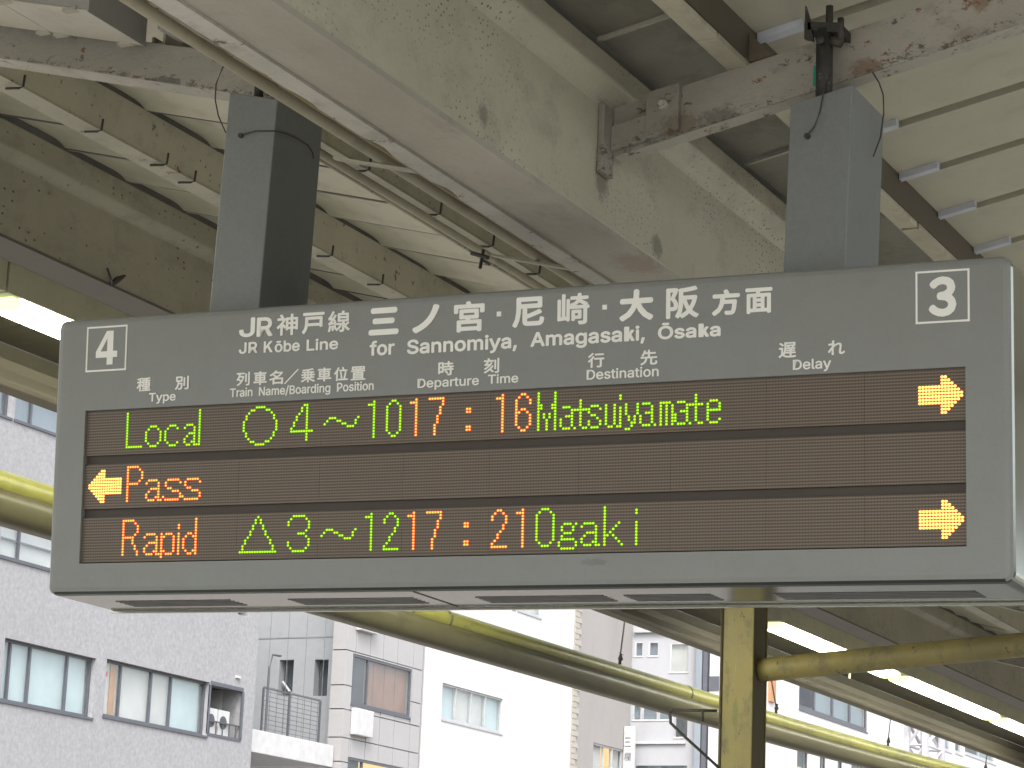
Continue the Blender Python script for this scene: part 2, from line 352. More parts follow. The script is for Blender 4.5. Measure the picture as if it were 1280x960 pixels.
# left purlins
def purlin_left(x, zb, zt, lip=.09, Y0=Y0):
    p = MB().py([(x-.008, zb+.008), (x, zb+.008), (x, zt), (x-.008, zt)], Y0, Y1).build('purlin', 'purlin', can)
    MB().py([(x-lip, zb-.004), (x+.002, zb-.004), (x+.002, zb+.0075), (x-lip, zb+.0075)], Y0, Y1).build('bottom_flange', 'purlin_lip', p)
    MB().py([(x-lip, zb+.0075), (x-lip+.008, zb+.0075), (x-lip+.008, zb+.03), (x-lip, zb+.03)], Y0, Y1).build('flange_lip', 'purlin_lip', p)
    return p
p1 = purlin_left(-2.58, 4.862, 5.042, .10)
p2 = purlin_left(-1.345, 4.557, 4.72, .05, .215)
# eave girder
eg = MB().py([(-3.95, 4.816), (-3.76, 4.816), (-3.76, 5.15), (-3.755, 5.165), (-3.715, 5.20), (-3.715, 5.318), (-3.95, 5.318)], Y0, Y1, 60).build('eave_girder', 'eave_girder', can, bevel=.008)
MB().py([(-3.97, 4.802), (-3.755, 4.802), (-3.755, 4.8155), (-3.97, 4.8155)], Y0, Y1, 40).build('bottom_flange', 'flange_grey', eg)
nub = MB(); nub.tube([(-3.757, 3.42, 4.81), (-3.72, 3.42, 4.835), (-3.70, 3.45, 4.86)], [.012, .016, .006], 7); nub.tube([(-3.73, 3.40, 4.80), (-3.73, 3.34, 4.87)], .006, 6)
nub.build('clamp_stub', 'iron', eg)
# J-shaped hook bolts under the left purlins
hk = MB(); hk.tube([(-.05, 0, -.008), (.012, 0, -.014), (.03, 0, -.010), (.034, 0, .035)], .0048, 6)
hk_me = hk.mesh('hook_bolt', 'iron')
for y in (1.05, 1.565, 2.032, 2.243, 2.90, 3.403, 3.883, 4.4, 4.9, 5.5):
    put(hk_me, 'hook_bolt', p1, loc=(-2.58, y+.01, 4.862+random.uniform(-.01, .006)))
for y in (1.542, 2.115, 2.582, 3.024, 3.5):
    put(hk_me, 'hook_bolt', p2, loc=(-1.345, y, 4.557+random.uniform(-.006, .006)))
# left folded roof panels: shallow arches resting on the purlins at the seams
PL = .503
def arch(ww):
    n_ = 12; a = []
    for i in range(n_+1):
        t = i/n_; a.append((t*ww, .022*(1-(2*t-1)**6)))
    return a
prof = [(y, 4.397+z) for y, z in arch(PL-.024)] + [(PL-.024, 4.397+.075), (0, 4.397+.075)]
me = MB().px(prof, -3.90, -.035, -.25).mesh('roof_panel', 'roof')
i0 = -16
for i in range(i0, 86):
    put(me, 'roof_panel', can, loc=(random.uniform(-.01, .01), 1.93+.007+i*PL, random.uniform(-.004, .004)))
sm_me = MB().sbox(-3.90, -.035, PL-.0235, PL-.0005, 4.3975, 4.415, -.25).mesh('seam_strip', 'seam')
for i in range(10, 74):
    put(sm_me, 'seam_strip', can, loc=(0, 1.93+.007+(i-26)*PL, 0))
for x in (-2.592, -1.356, -3.724):
    zt = 4.397-.25*x; MB().box(x, x+.008, (.22 if x > -1.4 else Y0), Y1, zt-.012, zt+.05).build('gap_shade_strip', 'seam', can)  # dark strips paint the shade in the gaps above the purlins
MB().sbox(-3.95, -.035, Y0, Y1, 4.397+.083, 4.397+.11, -.25).build('roof_sheet', 'brown', can)
# right folded roof: flat trays with grooves between
PR = .455
me = MB().sbox(.681, 5.3, 0, PR-.055, 4.20, 4.245, .21).mesh('roof_tray', 'roof_right')
clip = MB().sbox(.684, .80, .004, .05, 4.196, 4.235, .21); clip_me = clip.mesh('joint_clip', 'clip_white')
clip2_me = MB().sbox(.684, .815, -.028, .003, 4.178, 4.20, .21).mesh('clip_foot', 'clip_white')
for i in range(-16, 95):
    y = 1.19+.055+i*PR
    o = put(me, 'roof_tray', can, loc=(0, y, 0))
    if -5 < i < 30:
        put(clip_me, 'joint_clip', o, loc=(0, -.055, 0), local=True); put(clip2_me, 'clip_foot', o, loc=(0, -.055, 0), local=True)
MB().sbox(.60, 5.35, Y0, Y1, 4.247, 4.27, .21).build('roof_sheet', 'groove', can)
MB().add([(x, y, z) for y in (Y0, Y1) for x, z in ((-4.05, 5.45), (-.02, 4.53), (.9, 4.50), (5.35, 5.44), (5.35, 5.47), (.9, 4.53), (-.02, 4.56), (-4.05, 5.48))], [(0,1,9,8),(1,2,10,9),(2,3,11,10),(3,4,12,11),(4,5,13,12),(5,6,14,13),(6,7,15,14),(7,0,8,15),(0,7,6,5,4,3,2,1),(8,9,10,11,12,13,14,15)]).build('weather_sheet', 'groove', can)
# right purlin and its cover boards
pr = MB().box(.612, .680, Y0, Y1, 4.243, 4.345).build('purlin', 'brown', can)
MB().box(.572, .611, Y0, Y1, 4.262, 4.33).build('purlin_web', 'groove', pr)
me = MB().box(.614, .677, 0, 1.885, 4.222, 4.2425).mesh('cover_board', 'board')
for i in range(-4, 22):
    put(me, 'cover_board', pr, bevel=.002, loc=(random.uniform(-.002, .002), -.03+1.9*i, random.uniform(-.002, .001)))
# stained valley sheets between girder and right purlin
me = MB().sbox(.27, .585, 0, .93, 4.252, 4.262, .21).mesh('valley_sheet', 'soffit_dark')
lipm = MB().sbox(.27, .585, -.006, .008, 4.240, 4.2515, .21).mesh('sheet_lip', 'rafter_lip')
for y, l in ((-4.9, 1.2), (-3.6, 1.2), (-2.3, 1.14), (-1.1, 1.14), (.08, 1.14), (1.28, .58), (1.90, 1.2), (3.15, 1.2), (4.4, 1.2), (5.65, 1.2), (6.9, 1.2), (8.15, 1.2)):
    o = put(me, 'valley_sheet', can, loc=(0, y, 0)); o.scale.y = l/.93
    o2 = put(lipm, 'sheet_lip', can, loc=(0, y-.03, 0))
# outer soffit, lamp trunking and eave beam on the left
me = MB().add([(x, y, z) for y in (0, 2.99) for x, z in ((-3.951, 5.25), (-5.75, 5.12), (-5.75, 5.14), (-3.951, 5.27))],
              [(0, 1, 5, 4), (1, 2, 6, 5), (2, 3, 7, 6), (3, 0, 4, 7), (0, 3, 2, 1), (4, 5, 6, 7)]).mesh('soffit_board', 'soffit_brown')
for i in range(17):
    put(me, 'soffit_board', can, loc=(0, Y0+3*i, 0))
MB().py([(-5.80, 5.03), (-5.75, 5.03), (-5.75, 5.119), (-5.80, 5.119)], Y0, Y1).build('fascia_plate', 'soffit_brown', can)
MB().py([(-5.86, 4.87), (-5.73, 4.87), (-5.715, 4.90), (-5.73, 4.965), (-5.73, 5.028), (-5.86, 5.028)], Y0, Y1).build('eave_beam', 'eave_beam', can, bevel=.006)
# right hand eave, mirrored beyond the picture
MB().py([(5.3, 5.10), (5.42, 5.10), (5.42, 5.40), (5.3, 5.40)], Y0, Y1).build('eave_beam', 'purlin', can)
# cross ties carrying the conduits
for y in (.11, 1.202, 2.3, 3.4):
    MB().sbox(-.62, -.035, y-.014, y+.010, 3.896, 3.904, -.25).build('cross_tie', 'purlin_lip', can)
    
ct = MB(); ct.tube([(-.63, 1.19, 4.045), (-.70, 1.20, 4.07)], .008, 6); ct.tube([(-.66, 1.19, 4.01), (-.66, 1.21, 4.08)], .006, 6); ct.tube([(-.64, 1.17, 4.03), (-.64, 1.22, 4.03)], .005, 6)
ct.build('cable_clamp', 'iron', can)
# lamp trunking with fluorescent lamps
for k in (-5, -4, -3, -2, 0, 1, 2):
    y = 15.55+3.86*k
    lt = thing('fluorescent_light', ['lit strip light behind the left end of the departure board', 'lit strip light seen directly right of the ochre column', 'second lit strip light right of the ochre column, under the yellow brace pipe', 'lit strip light running off the right edge of the picture'][{-3: 0, 0: 1, 1: 2, 2: 3}[k]] if k in (-3, 0, 1, 2) else 'lit strip light of the row under the left eave, out of the picture', 'lamp', (-4.9, y+1.8, 5.0), 'strip lights along the left eave')
    MB().box(-5.02, -4.78, y, y+3.84, 5.004, 5.165).build('housing', 'soffit', lt, bevel=.004)
    MB().py([(-5.00, 5.003), (-5.00, 4.968), (-4.985, 4.955), (-4.815, 4.955), (-4.80, 4.968), (-4.80, 5.003)], y+.14, y+3.62).build('diffuser', 'tube', lt)
    e = MB(); e.py([(-5.005, 5.003), (-5.005, 4.965), (-4.985, 4.950), (-4.815, 4.950), (-4.795, 4.965), (-4.795, 5.003)], y+3.622, y+3.70)
    e.build('end_cap', 'tube_cap', lt, bevel=.01)
    MB().py([(-5.005, 5.003), (-5.005, 4.965), (-4.985, 4.950), (-4.815, 4.950), (-4.795, 4.965), (-4.795, 5.003)], y+.06, y+.138).build('end_cap', 'tube_cap', lt, bevel=.01)

# conduits under the valley
def pipe(name, label, pts, r, mat, cat='pipe', grp=None):
    t = MB().tube(pts, r, 10).build(name, mat, smooth=True); t['label'] = label; t['category'] = cat
    if grp: t['group'] = grp
    return t
pipe('conduit_pipe', 'cream conduit running beside the left edge of the big valley girder', [(-.45, y, 4.034+.003*math.sin(y*1.7)) for y in [Y0+i for i in range(40)]], .018, 'conduit')
pipe('conduit_pipe', 'thin olive brown conduit tucked against the chipped edge of the valley girder', [(-.20, y, 3.902+.002*math.sin(y*2.3)) for y in [Y0+i for i in range(40)]], .012, 'olive')
pipe('conduit_pipe', 'outer cream conduit under the hook bolts, farthest from the valley girder', [(-1.05, .36+i, 4.320+.002*math.sin(i*1.3)) for i in range(38)], .016, 'conduit')
pipe('conduit_pipe', 'thinnest conduit clipped just below the outer cream one', [(-1.07, .36+i, 4.310+.002*math.sin(i*1.9)) for i in range(38)], .007, 'purlin_lip')
# boxed trunking before the near left rafter
tr = thing('cable_trunking', 'boxed white trunking across the upper left corner in front of the rafter', 'trunking', (-2.2, -.02, 4.55))
TK = -.2495
MB().sbox(-1.742, -1.379, -.17, .146, 4.186, 4.192, TK).build('bottom_cover', 'trunk', tr, bevel=.002)
MB().sbox(-2.62, -1.746, -.17, .146, 4.186, 4.192, TK).build('bottom_cover', 'trunk', tr, bevel=.002)
MB().sbox(-3.6, -2.624, -.17, .146, 4.186, 4.192, TK).build('bottom_cover', 'trunk', tr, bevel=.002)
MB().sbox(-3.6, -1.379, -.168, .144, 4.1925, 4.39, TK).build('casing', 'trunk_grey', tr, bevel=.003)
MB().sbox(-1.3785, -1.372, -.172, .148, 4.184, 4.392, TK).build('end_plate', 'trunk_grey', tr, bevel=.001)
lg = MB().sbox(0, .05, -.004, .02, 0, .012, 0)
lug_me = lg.mesh('screw_lug', 'rafter_lip')
for x in (-1.47, -1.73, -1.80, -2.3):
    for y in (-.172, .135):
        put(lug_me, 'screw_lug', tr, loc=(x, y, 4.172+TK*x))
# bits of old steel between trunking and girder
MB().sbox(-1.30, -1.05, .10, .26, 4.235, 4.36, -.25).build('packing_block', 'trunk_grey', can, bevel=.004)

# ------------------------------------------------------------------ column, brace, gutter
co = thing('steel_column', 'weathered ochre steel column standing behind the departure board', 'column', (-3.9, 12.3, 0))
MB().box(-4.033, -3.772, 12.2, 12.216, -.0, 4.80).build('front_flange', 'column', co, bevel=.006)
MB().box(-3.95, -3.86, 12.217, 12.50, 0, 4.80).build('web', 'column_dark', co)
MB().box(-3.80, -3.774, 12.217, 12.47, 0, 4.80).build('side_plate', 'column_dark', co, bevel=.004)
MB().box(-4.033, -3.772, 12.501, 12.515, 0, 4.80).build('rear_flange', 'column', co, bevel=.006)
MB().tube([(-4.031, 12.198, 0), (-4.031, 12.198, 4.78)], .012, 8).build('edge_bead', 'column_dark', co, smooth=True)
MB().add([(-3.93, 12.1985, 3.95), (-3.915, 12.1985, 4.10), (-3.905, 12.1985, 4.27), (-3.918, 12.1985, 4.12)], [(0, 1, 2, 3)]).build('paint_scratch', 'groove', co)
bp_ = [(-3.77, 12.36, 4.148), (-2.83, 12.36, 4.215), (-1.70, 12.36, 4.30), (-.9, 12.36, 4.36), (-.036, 12.36, 4.20)]
MB().tube([(-3.77+.12*i, 12.36, 4.13+.0745*.12*i + .012*math.sin(i*.5)*0) for i in range(31)], .092, 16).build('brace_pipe', 'column', co, smooth=True)
br = MB(); br.tube([(-4.03, 12.12, 3.792), (-4.385, 12.10, 3.800), (-4.405, 12.10, 3.775), (-4.40, 12.10, 3.70), (-4.30, 12.10, 3.61), (-4.10, 12.12, 3.44), (-4.035, 12.19, 3.37), (-4.02, 12.19, 3.30)], .012, 6)
br.tube([(-4.14, 12.1, 3.795), (-4.135, 12.1, 3.71)], .009, 6); br.build('cable_bracket', 'iron', co, smooth=True)

def gz(y): return 4.452+.0062*(y-5.6)+.00035*max(0, y-17)**2*3.2
gys = [1+1.5*i for i in range(31)]
gu = thing('eave_pipe', 'long yellow-green pipe with a dull trough under it hanging below the left eave', 'pipe', (-5.95, 12, 4.4))
MB().tube([(-5.95, y, gz(y)-.075) for y in gys], .078, 16).build('pipe', 'gutter', gu, smooth=True)
tb = MB(); vs = []; 
pr_ = [(-6.03, -.13), (-5.865, -.13), (-5.858, -.19), (-5.875, -.255), (-5.91, -.30), (-5.99, -.31), (-6.03, -.25)]
k_ = len(pr_)
for y in gys: vs += [(x, y, gz(y)+z) for x, z in pr_]
tb.add(vs, [(i*k_+j, i*k_+(j+1) % k_, (i+1)*k_+(j+1) % k_, (i+1)*k_+j) for i in range(len(gys)-1) for j in range(k_)])
tb.build('trough', 'trough', gu, smooth=True)
for y in (4.3, 11.2, 16.2):
    MB().tube([(-5.95, y, gz(y)-.075), (-5.95, y+.03, gz(y)-.075)], .082, 16).build('collar', 'trough', gu, smooth=True)
for ya, yb, x in ((14.65, 14.76, -5.95), (18.7, 18.44, -5.95), (22.47, 22.6, -5.90), (10.4, 10.5, -5.95), (6.5, 6.6, -5.95), (26.6, 26.75, -5.9)):
    z = gz(ya)
    r_ = MB().tube([(-5.95, ya, z+.06), (-5.95, yb, 5.05)], .007, 6).box(-5.97, -5.862, yb-.02, yb+.02, 5.0, 5.012).build('hanger_rod', 'iron', gu)
    tbk = MB(); tbk.tube([(-5.95, ya, z-.0), (-5.95, ya, z+.035), (-5.945, ya, z+.05), (-5.945, ya, z+.09), (-5.94, ya, z+.10)], [.016, .014, .026, .012, .03], 8)
    tbk.build('turnbuckle', 'iron', r_, smooth=True)
pipe('thin_cable', 'thin dark cable strung just below the yellow-green pipe', [(-5.95, 1+i*1.0, 4.135+.0062*(1+i) + .012*math.sin(i*2.1)*.3 + (0 if i < 12 else 0)) for i in range(16)], .006, 'iron', 'cable')
MB().tube([(-5.0, 18.2, 5.0), (-5.0, 18.2, 4.82)], .012, 6).build('lamp_drop_rod', 'conduit', bpy.data.objects['fluorescent_light'])

# ------------------------------------------------------------------ the departure board
RT, TL_ = -.018604302, -.091906016
bd = thing('departure_board', 'long grey hanging train departure board with white lettering and lit LED rows', 'sign', (0, 0, 3.02864))
# local x axis tilts down to the right by RT
bd.rotation_euler = (0, -RT, 0)
ST, CT = math.sin(TL_), math.cos(TL_)
def F(x, z, d=0.0): return (x, z*ST+d, z*CT)
X0, X1, Z0, Z1, BK = -1.490, 1.4975, -.327, .521, .362
def rr(inset, r, n=6):
    x0, x1, z0, z1 = X0+inset, X1-inset, Z0+inset, Z1-inset; pts = []
    for cx, cz, a0 in ((x1-r, z1-r, 0), (x0+r, z1-r, 90), (x0+r, z0+r, 180), (x1-r, z0+r, 270)):
        for i in range(n+1):
            a = math.radians(a0+90*i/n); pts.append((cx+r*math.cos(a), cz+r*math.sin(a)))
    return pts
OX0, OX1, OZ0, OZ1 = -1.375, 1.375, -.2333, .2333
def housing():
    b = MB(); n = 6
    rings = [(rr(.022, .012), 0.0), (rr(.010, .02), .0025), (rr(.003, .025), .009), (rr(0, .03), .022)]
    vs = []; k = len(rings[0][0])
    for pts, d in rings: vs += [F(x, z, d) for x, z in pts]
    vs += [(x, BK-.02, z*CT) for x, z in rr(0, .03)]
    vs += [(x, BK, z*CT) for x, z in rr(.012, .03)]
    R = 6
    fs = [(i*k+j, i*k+(j+1) % k, (i+1)*k+(j+1) % k, (i+1)*k+j) for i in range(R-1) for j in range(k)]
    fs.append(tuple(range((R-1)*k, R*k)))
    o = len(vs); op = [(OX1, OZ1), (OX0, OZ1), (OX0, OZ0), (OX1, OZ0)]
    vs += [F(x, z, 0) for x, z in op]+[F(x, z, .02) for x, z in op]
    for c in range(4):
        for i in range(n): fs.append((o+c, c*(n+1)+i, c*(n+1)+i+1))
        fs.append((o+c, c*(n+1)+n, ((c+1) % 4)*(n+1), o+(c+1) % 4))
        fs.append((o+c, o+(c+1) % 4, o+4+(c+1) % 4, o+4+c))
    b.add(vs, fs); return b
hm = housing().mesh('housing', 'sign'); hm.materials.append(M['steel']); hm.materials.append(M['side'])
for p in hm.polygons:
    c = p.center
    if c.z < Z0*CT+.012 and abs(p.normal.z) > .7: p.material_index = 1
    elif c.x > X1-.006 and abs(p.normal.x) > .7: p.material_index = 2
ho = put(hm, 'housing', bd, local=True)
b_ = MB(); b_.add([F(OX0, OZ0, .0195), F(OX1, OZ0, .0195), F(OX1, OZ1, .0195), F(OX0, OZ1, .0195)], [(0, 1, 2, 3)]); b_.build('display_back', 'bar', bd, local=True)
ROW0 = (.2280, .0649, -.0972)
mod_cache = {}
def fbox(b, x0, x1, z0, z1, d0, d1):
    b.add([F(x, z, d) for x in (x0, x1) for d in (d0, d1) for z in (z0, z1)],
          [(0, 1, 3, 2), (4, 6, 7, 5), (0, 4, 5, 1), (2, 3, 7, 6), (0, 2, 6, 4), (1, 5, 7, 3)]); return b
for r in range(3):
    zt = ROW0[r]+PZ/2; zb = ROW0[r]-15.5*PZ
    zt = min(zt, OZ1-.001)
    for c in range(10):
        # each module keeps its own mesh so that the dot grid stays in register
        fbox(MB(), OX0+c*32*Q+.0003, OX0+(c+1)*32*Q-.0003, zb, zt, .0095, .019).build('led_module', 'matrix', bd, local=True)
    
# ---- dot matrix characters ('#' rows of 0/1), hand set
def rows(s): return s.split('/')
def seg(spec, w=0):     # "0-4,6;1,5" style row lists
    out = []
    for r_, row in enumerate(spec.split(';')):
        for tk in filter(None, row.split(',')):
            if '-' in tk: a, b = tk.split('-'); out += [(int(c), r_) for c in range(int(a), int(b)+1)]
            else: out.append((int(tk), r_))
    return out
G = {
 'L': seg(';'.join(['0']*12+['0-6'])),
 'o': seg(';;;;;2-4;1,5;0,6;0,6;0,6;0,6;1,5;2-4'),
 'c': seg(';;;;;2-4;1,5;0;0;0;0;1,5;2-4'),
 'a': seg(';;;;;2-4;1,5;5;3-5;2,5;1,5;1,4,5;2,3,5,6'),
 'l': seg(';'.join(['0']*13)),
 'O2': seg('5-8;3,4,9,10;2,11;1,12;1,12;0,13;0,13;0,13;0,13;1,12;1,12;2,11;3,4,9,10;5-8'),
 '4': seg('5,6;4,6;4,6;3,6;2,6;2,6;1,6;1,6;0,6;0-8;6;6;6'),
 '~': seg(';;;;;2-4,13;1,5,6,12;0,7,8,12;9-11'),
 '1': seg(';'.join(['2', '0-2']+['2']*11)),
 '0': seg('2,3;1,4;'+';'.join(['0,5']*9)+';1,4;2,3'),
 '7': seg('0-5;5;5;4;4;4;3;3;3;2;2;2;2'),
 ':': seg(';;;;0,1;0,1;;;;;0,1;0,1'),
 '6': seg('2,3;1,4;0,5;0,5;0;0,2,3;0,1,4;0,5;0,5;0,5;0,5;1,4;2,3'),
 'P': seg('0-4;0,5;0,6;0,6;0,6;0,5;0-4;0;0;0;0;0;0'),
 'A': seg(';;;;;2-5;1,6;6;3-6;2,6;1,6;1,5,6;2-4,6,7'),
 's': seg(';;;;;2-6;1,7;1;2,3;4-6;7;0,7;1-6'),
 'R': seg('0-4;0,5;0,6;0,6;0,6;0,5;0-4;0,4;0,4;0,5;0,5;0,6;0,6'),
 'p': seg(';;;;;0,2-4;0,1,5;0,5;0,5;0,5;0,5;0,1,5;0,2-4;0'),
 'i': seg(';;0;0;;0;0;0;0;0;0;0;0'),
 'd': seg('5;5;5;5;5;2,3,5;1,4,5;0,5;0,5;0,5;0,5;1,4,5;2-3,5'),
 'T': seg('7;6,8;6,8;5,9;5,9;4,10;4,10;3,11;2,12;2,12;1,13;1,13;0-14'),
 '3': seg('2-6;1,7;0,8;0,8;8;7;4-6;7;8;0,8;0,8;1,7;2-6'),
 '2': seg('2,3;1,4;0,5;0,5;5;4;4;3;2;2;1;0;0-5'),
 'O': seg('2-4;1,5;'+';'.join(['0,6']*9)+';1,5;2-4'),
 'g': seg(';;;;;2-4,6;1,5;1,5;2-4;1;1-5;0,6;0,6;1-5'),
 'A2': seg(';;;;;1-4;0,5;5;2-5;1,5;0,5;0,4,5;1-3,5,6'),
 'k': seg('0;0;0;0;0;0,5;0,4;0,3;0,2;0,1,3;0,4;0,5;0,6'),
 'i2': seg(';0;0;;;0;0;0;0;0;0;0;0'),
 'M': seg('0,6;0,6;0,6;0,6;0,1,5,6;0,1,5,6;0,6;0,2,4,6;0,2,4,6;0,3,6;0,3,6;0,3,6;0,3,6'),
 'an': seg(';;;;;1-3;4;4;2-4;0,4;0,4;0,4;1-3,5'),
 'tn': seg(';;;2;2;2;0-4;2;2;2;2;2;3,4'),
 'sn': seg(';;;;;1-3;0,4;0;1,2;3;0,4;0,4;1-3'),
 'un': seg(';;;;;0,3;0,3;0,3;0,3;0,3;0,3;0,3;1,2,4'),
 'in': seg(';;0;0;;;0;0;0;0;0;0;0'),
 'yn': seg(';;;;;0,4;0,4;0,4;0,4;1,3;1,3;2,3;2;0,1'),
 'mn': seg(';;;;;0-3;0,2,4;0,2,4;0,2,4;0,2,4;0,2,4;0,2,4;0,2,4'),
 'en': seg(';;;;;1-3;0,4;0,4;0-4;0;0;0,4;1-3'),
}
arrow = [(c, r_) for r_ in range(12) for c in range(14) if (3 <= r_ <= 8 and c < 7) or (c >= 7 and c <= 8+min(r_, 11-r_))]
G['>'] = [(c, r_+1) for c, r_ in arrow]; G['<'] = [(13-c, r_+1) for c, r_ in arrow]
text = [
 (0, 'green', 'train type Local', [('L', 17), ('o', 25), ('c', 33), ('a', 40), ('l', 47)]),
 (0, 'green', 'green circle and cars 4 to 10', [('O2', 65), ('4', 84), ('~', 97), ('1', 114), ('0', 121)]),
 (0, 'orange', 'departure time 17:16', [('1', 130), ('7', 137), (':', 151), ('1', 162), ('6', 169)]),
 (0, 'green', 'destination Matsuiyamate', [('M', 177), ('an', 185), ('tn', 190), ('sn', 195), ('un', 201), ('in', 206), ('yn', 208), ('an', 213), ('mn', 220), ('an', 225), ('tn', 230), ('en', 236)]),
 (0, 'orange', 'arrow pointing right to track 3 in the top row', [('>', 305)]),
 (1, 'orange', 'arrow pointing left to track 4', [('<', 2)]),
 (1, 'orange', 'train type Pass', [('P', 18), ('A', 25), ('s', 33), ('s', 41)]),
 (2, 'orange', 'train type Rapid', [('R', 17), ('A', 25), ('p', 33), ('i', 40), ('d', 42)]),
 (2, 'green', 'green triangle and cars 3 to 12', [('T', 65), ('3', 84), ('~', 97), ('1', 114), ('2', 121)]),
 (2, 'orange', 'departure time 17:21', [('1', 130), ('7', 137), (':', 151), ('2', 161), ('1', 170)]),
 (2, 'green', 'destination Ogaki', [('O', 177), ('g', 185), ('A2', 193), ('k', 201), ('i2', 212)]),
 (2, 'orange', 'arrow pointing right to track 3 in the bottom row', [('>', 305)]),
]
def disc(b, x, z, d, rx, rz, n=10):
    b.add([F(x+rx*math.cos(2*math.pi*i/n), z+rz*math.sin(2*math.pi*i/n), d) for i in range(n)], [tuple(range(n))])
for row, colr, lab, chars in text:
    halo, core = MB(), MB()
    for ch, c0 in chars:
        for c, r_ in G[ch]:
            x = OX0+(c0+c+.5)*Q; z = ROW0[row]-(r_+1)*PZ
            disc(halo, x, z, .0088, .0054 if colr == 'orange' else .0050, .0044)  # glowing disc stands in for the halo around the dot
            if ch in '<>': disc(core, x, z, .0082, .0042, .0034)
            else: disc(core, x, z, .0082, .0035, .0029)
    rm = halo.mesh('led_text', 'led_%s_rim' % colr)
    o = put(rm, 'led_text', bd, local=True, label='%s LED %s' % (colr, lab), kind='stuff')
    core.build('led_core', 'led_arrow' if chars[0][0] in '<>' else 'led_'+colr, o, local=True, kind='stuff')

# ---- printed lettering
vf = None
try:
    vf = bpy.data.fonts.load(bpy.utils.system_resource('DATAFILES', path='fonts')+'/Inter.woff2')
except Exception:
    vf = None
def glyphs(body, space=1.0):
    latin = all(ord(c) < 0x300 for c in body)
    cu = bpy.data.curves.new('lettering', 'FONT'); cu.body = body; cu.resolution_u = 3
    if vf and latin: cu.font = vf
    cu.space_character = space
    ob = bpy.data.objects.new('lettering', cu); COL.objects.link(ob)
    dg = bpy.context.evaluated_depsgraph_get(); me = bpy.data.meshes.new_from_object(ob.evaluated_get(dg))
    vs = [(v.co.x, v.co.y) for v in me.vertices]; fs = [tuple(p.vertices) for p in me.polygons]
    bpy.data.objects.remove(ob); bpy.data.curves.remove(cu); bpy.data.meshes.remove(me); return vs, fs
CAPH = max(v[1] for v in glyphs('H')[0])
def fix_k(body, vs, fs):
    # the stock letter k has overlapping outlines that cancel out; redraw it from three strokes
    quads = []
    for i, ch in enumerate(body):
        if ch != 'k': continue
        pre = body[:i]
        xr = max(v[0] for v in glyphs(pre+'l')[0]); lw = [v[0] for v in glyphs('l')[0]]; w = max(lw)-min(lw)
        kk = [v for v in glyphs('k')[0]]; kw = max(v[0] for v in kk)-min(v[0] for v in kk); top = max(v[1] for v in kk)
        xh = max(v[1] for v in glyphs('x')[0]); a = xr-w
        keep = [f for f in fs if not all(a-.01 <= vs[q][0] <= a+kw+.01 for q in f)]; fs = keep
        quads += [[(a, 0), (a+w, 0), (a+w, top), (a, top)],
                  [(a+w, xh*.30), (a+w, xh*.52), (a+kw*.66, xh), (a+kw*.90, xh)],
                  [(a+kw*.42, xh*.50), (a+kw*.57, xh*.66), (a+kw*.95, 0), (a+kw*.72, 0)]]
    return fs, quads
def stamp(b, vs, fs, d0, t):
    # letter body plus eight slightly shifted copies, each a hair deeper, make the bold weight
    offs = [(0, 0)]+([(t*math.cos(math.pi*i/4), t*math.sin(math.pi*i/4)) for i in range(8)] if t else [])
    for i, (ox, oz) in enumerate(offs):
        b.add([F(x+ox, z+oz, d0-.0005-.00015*i) for x, z in vs], fs)
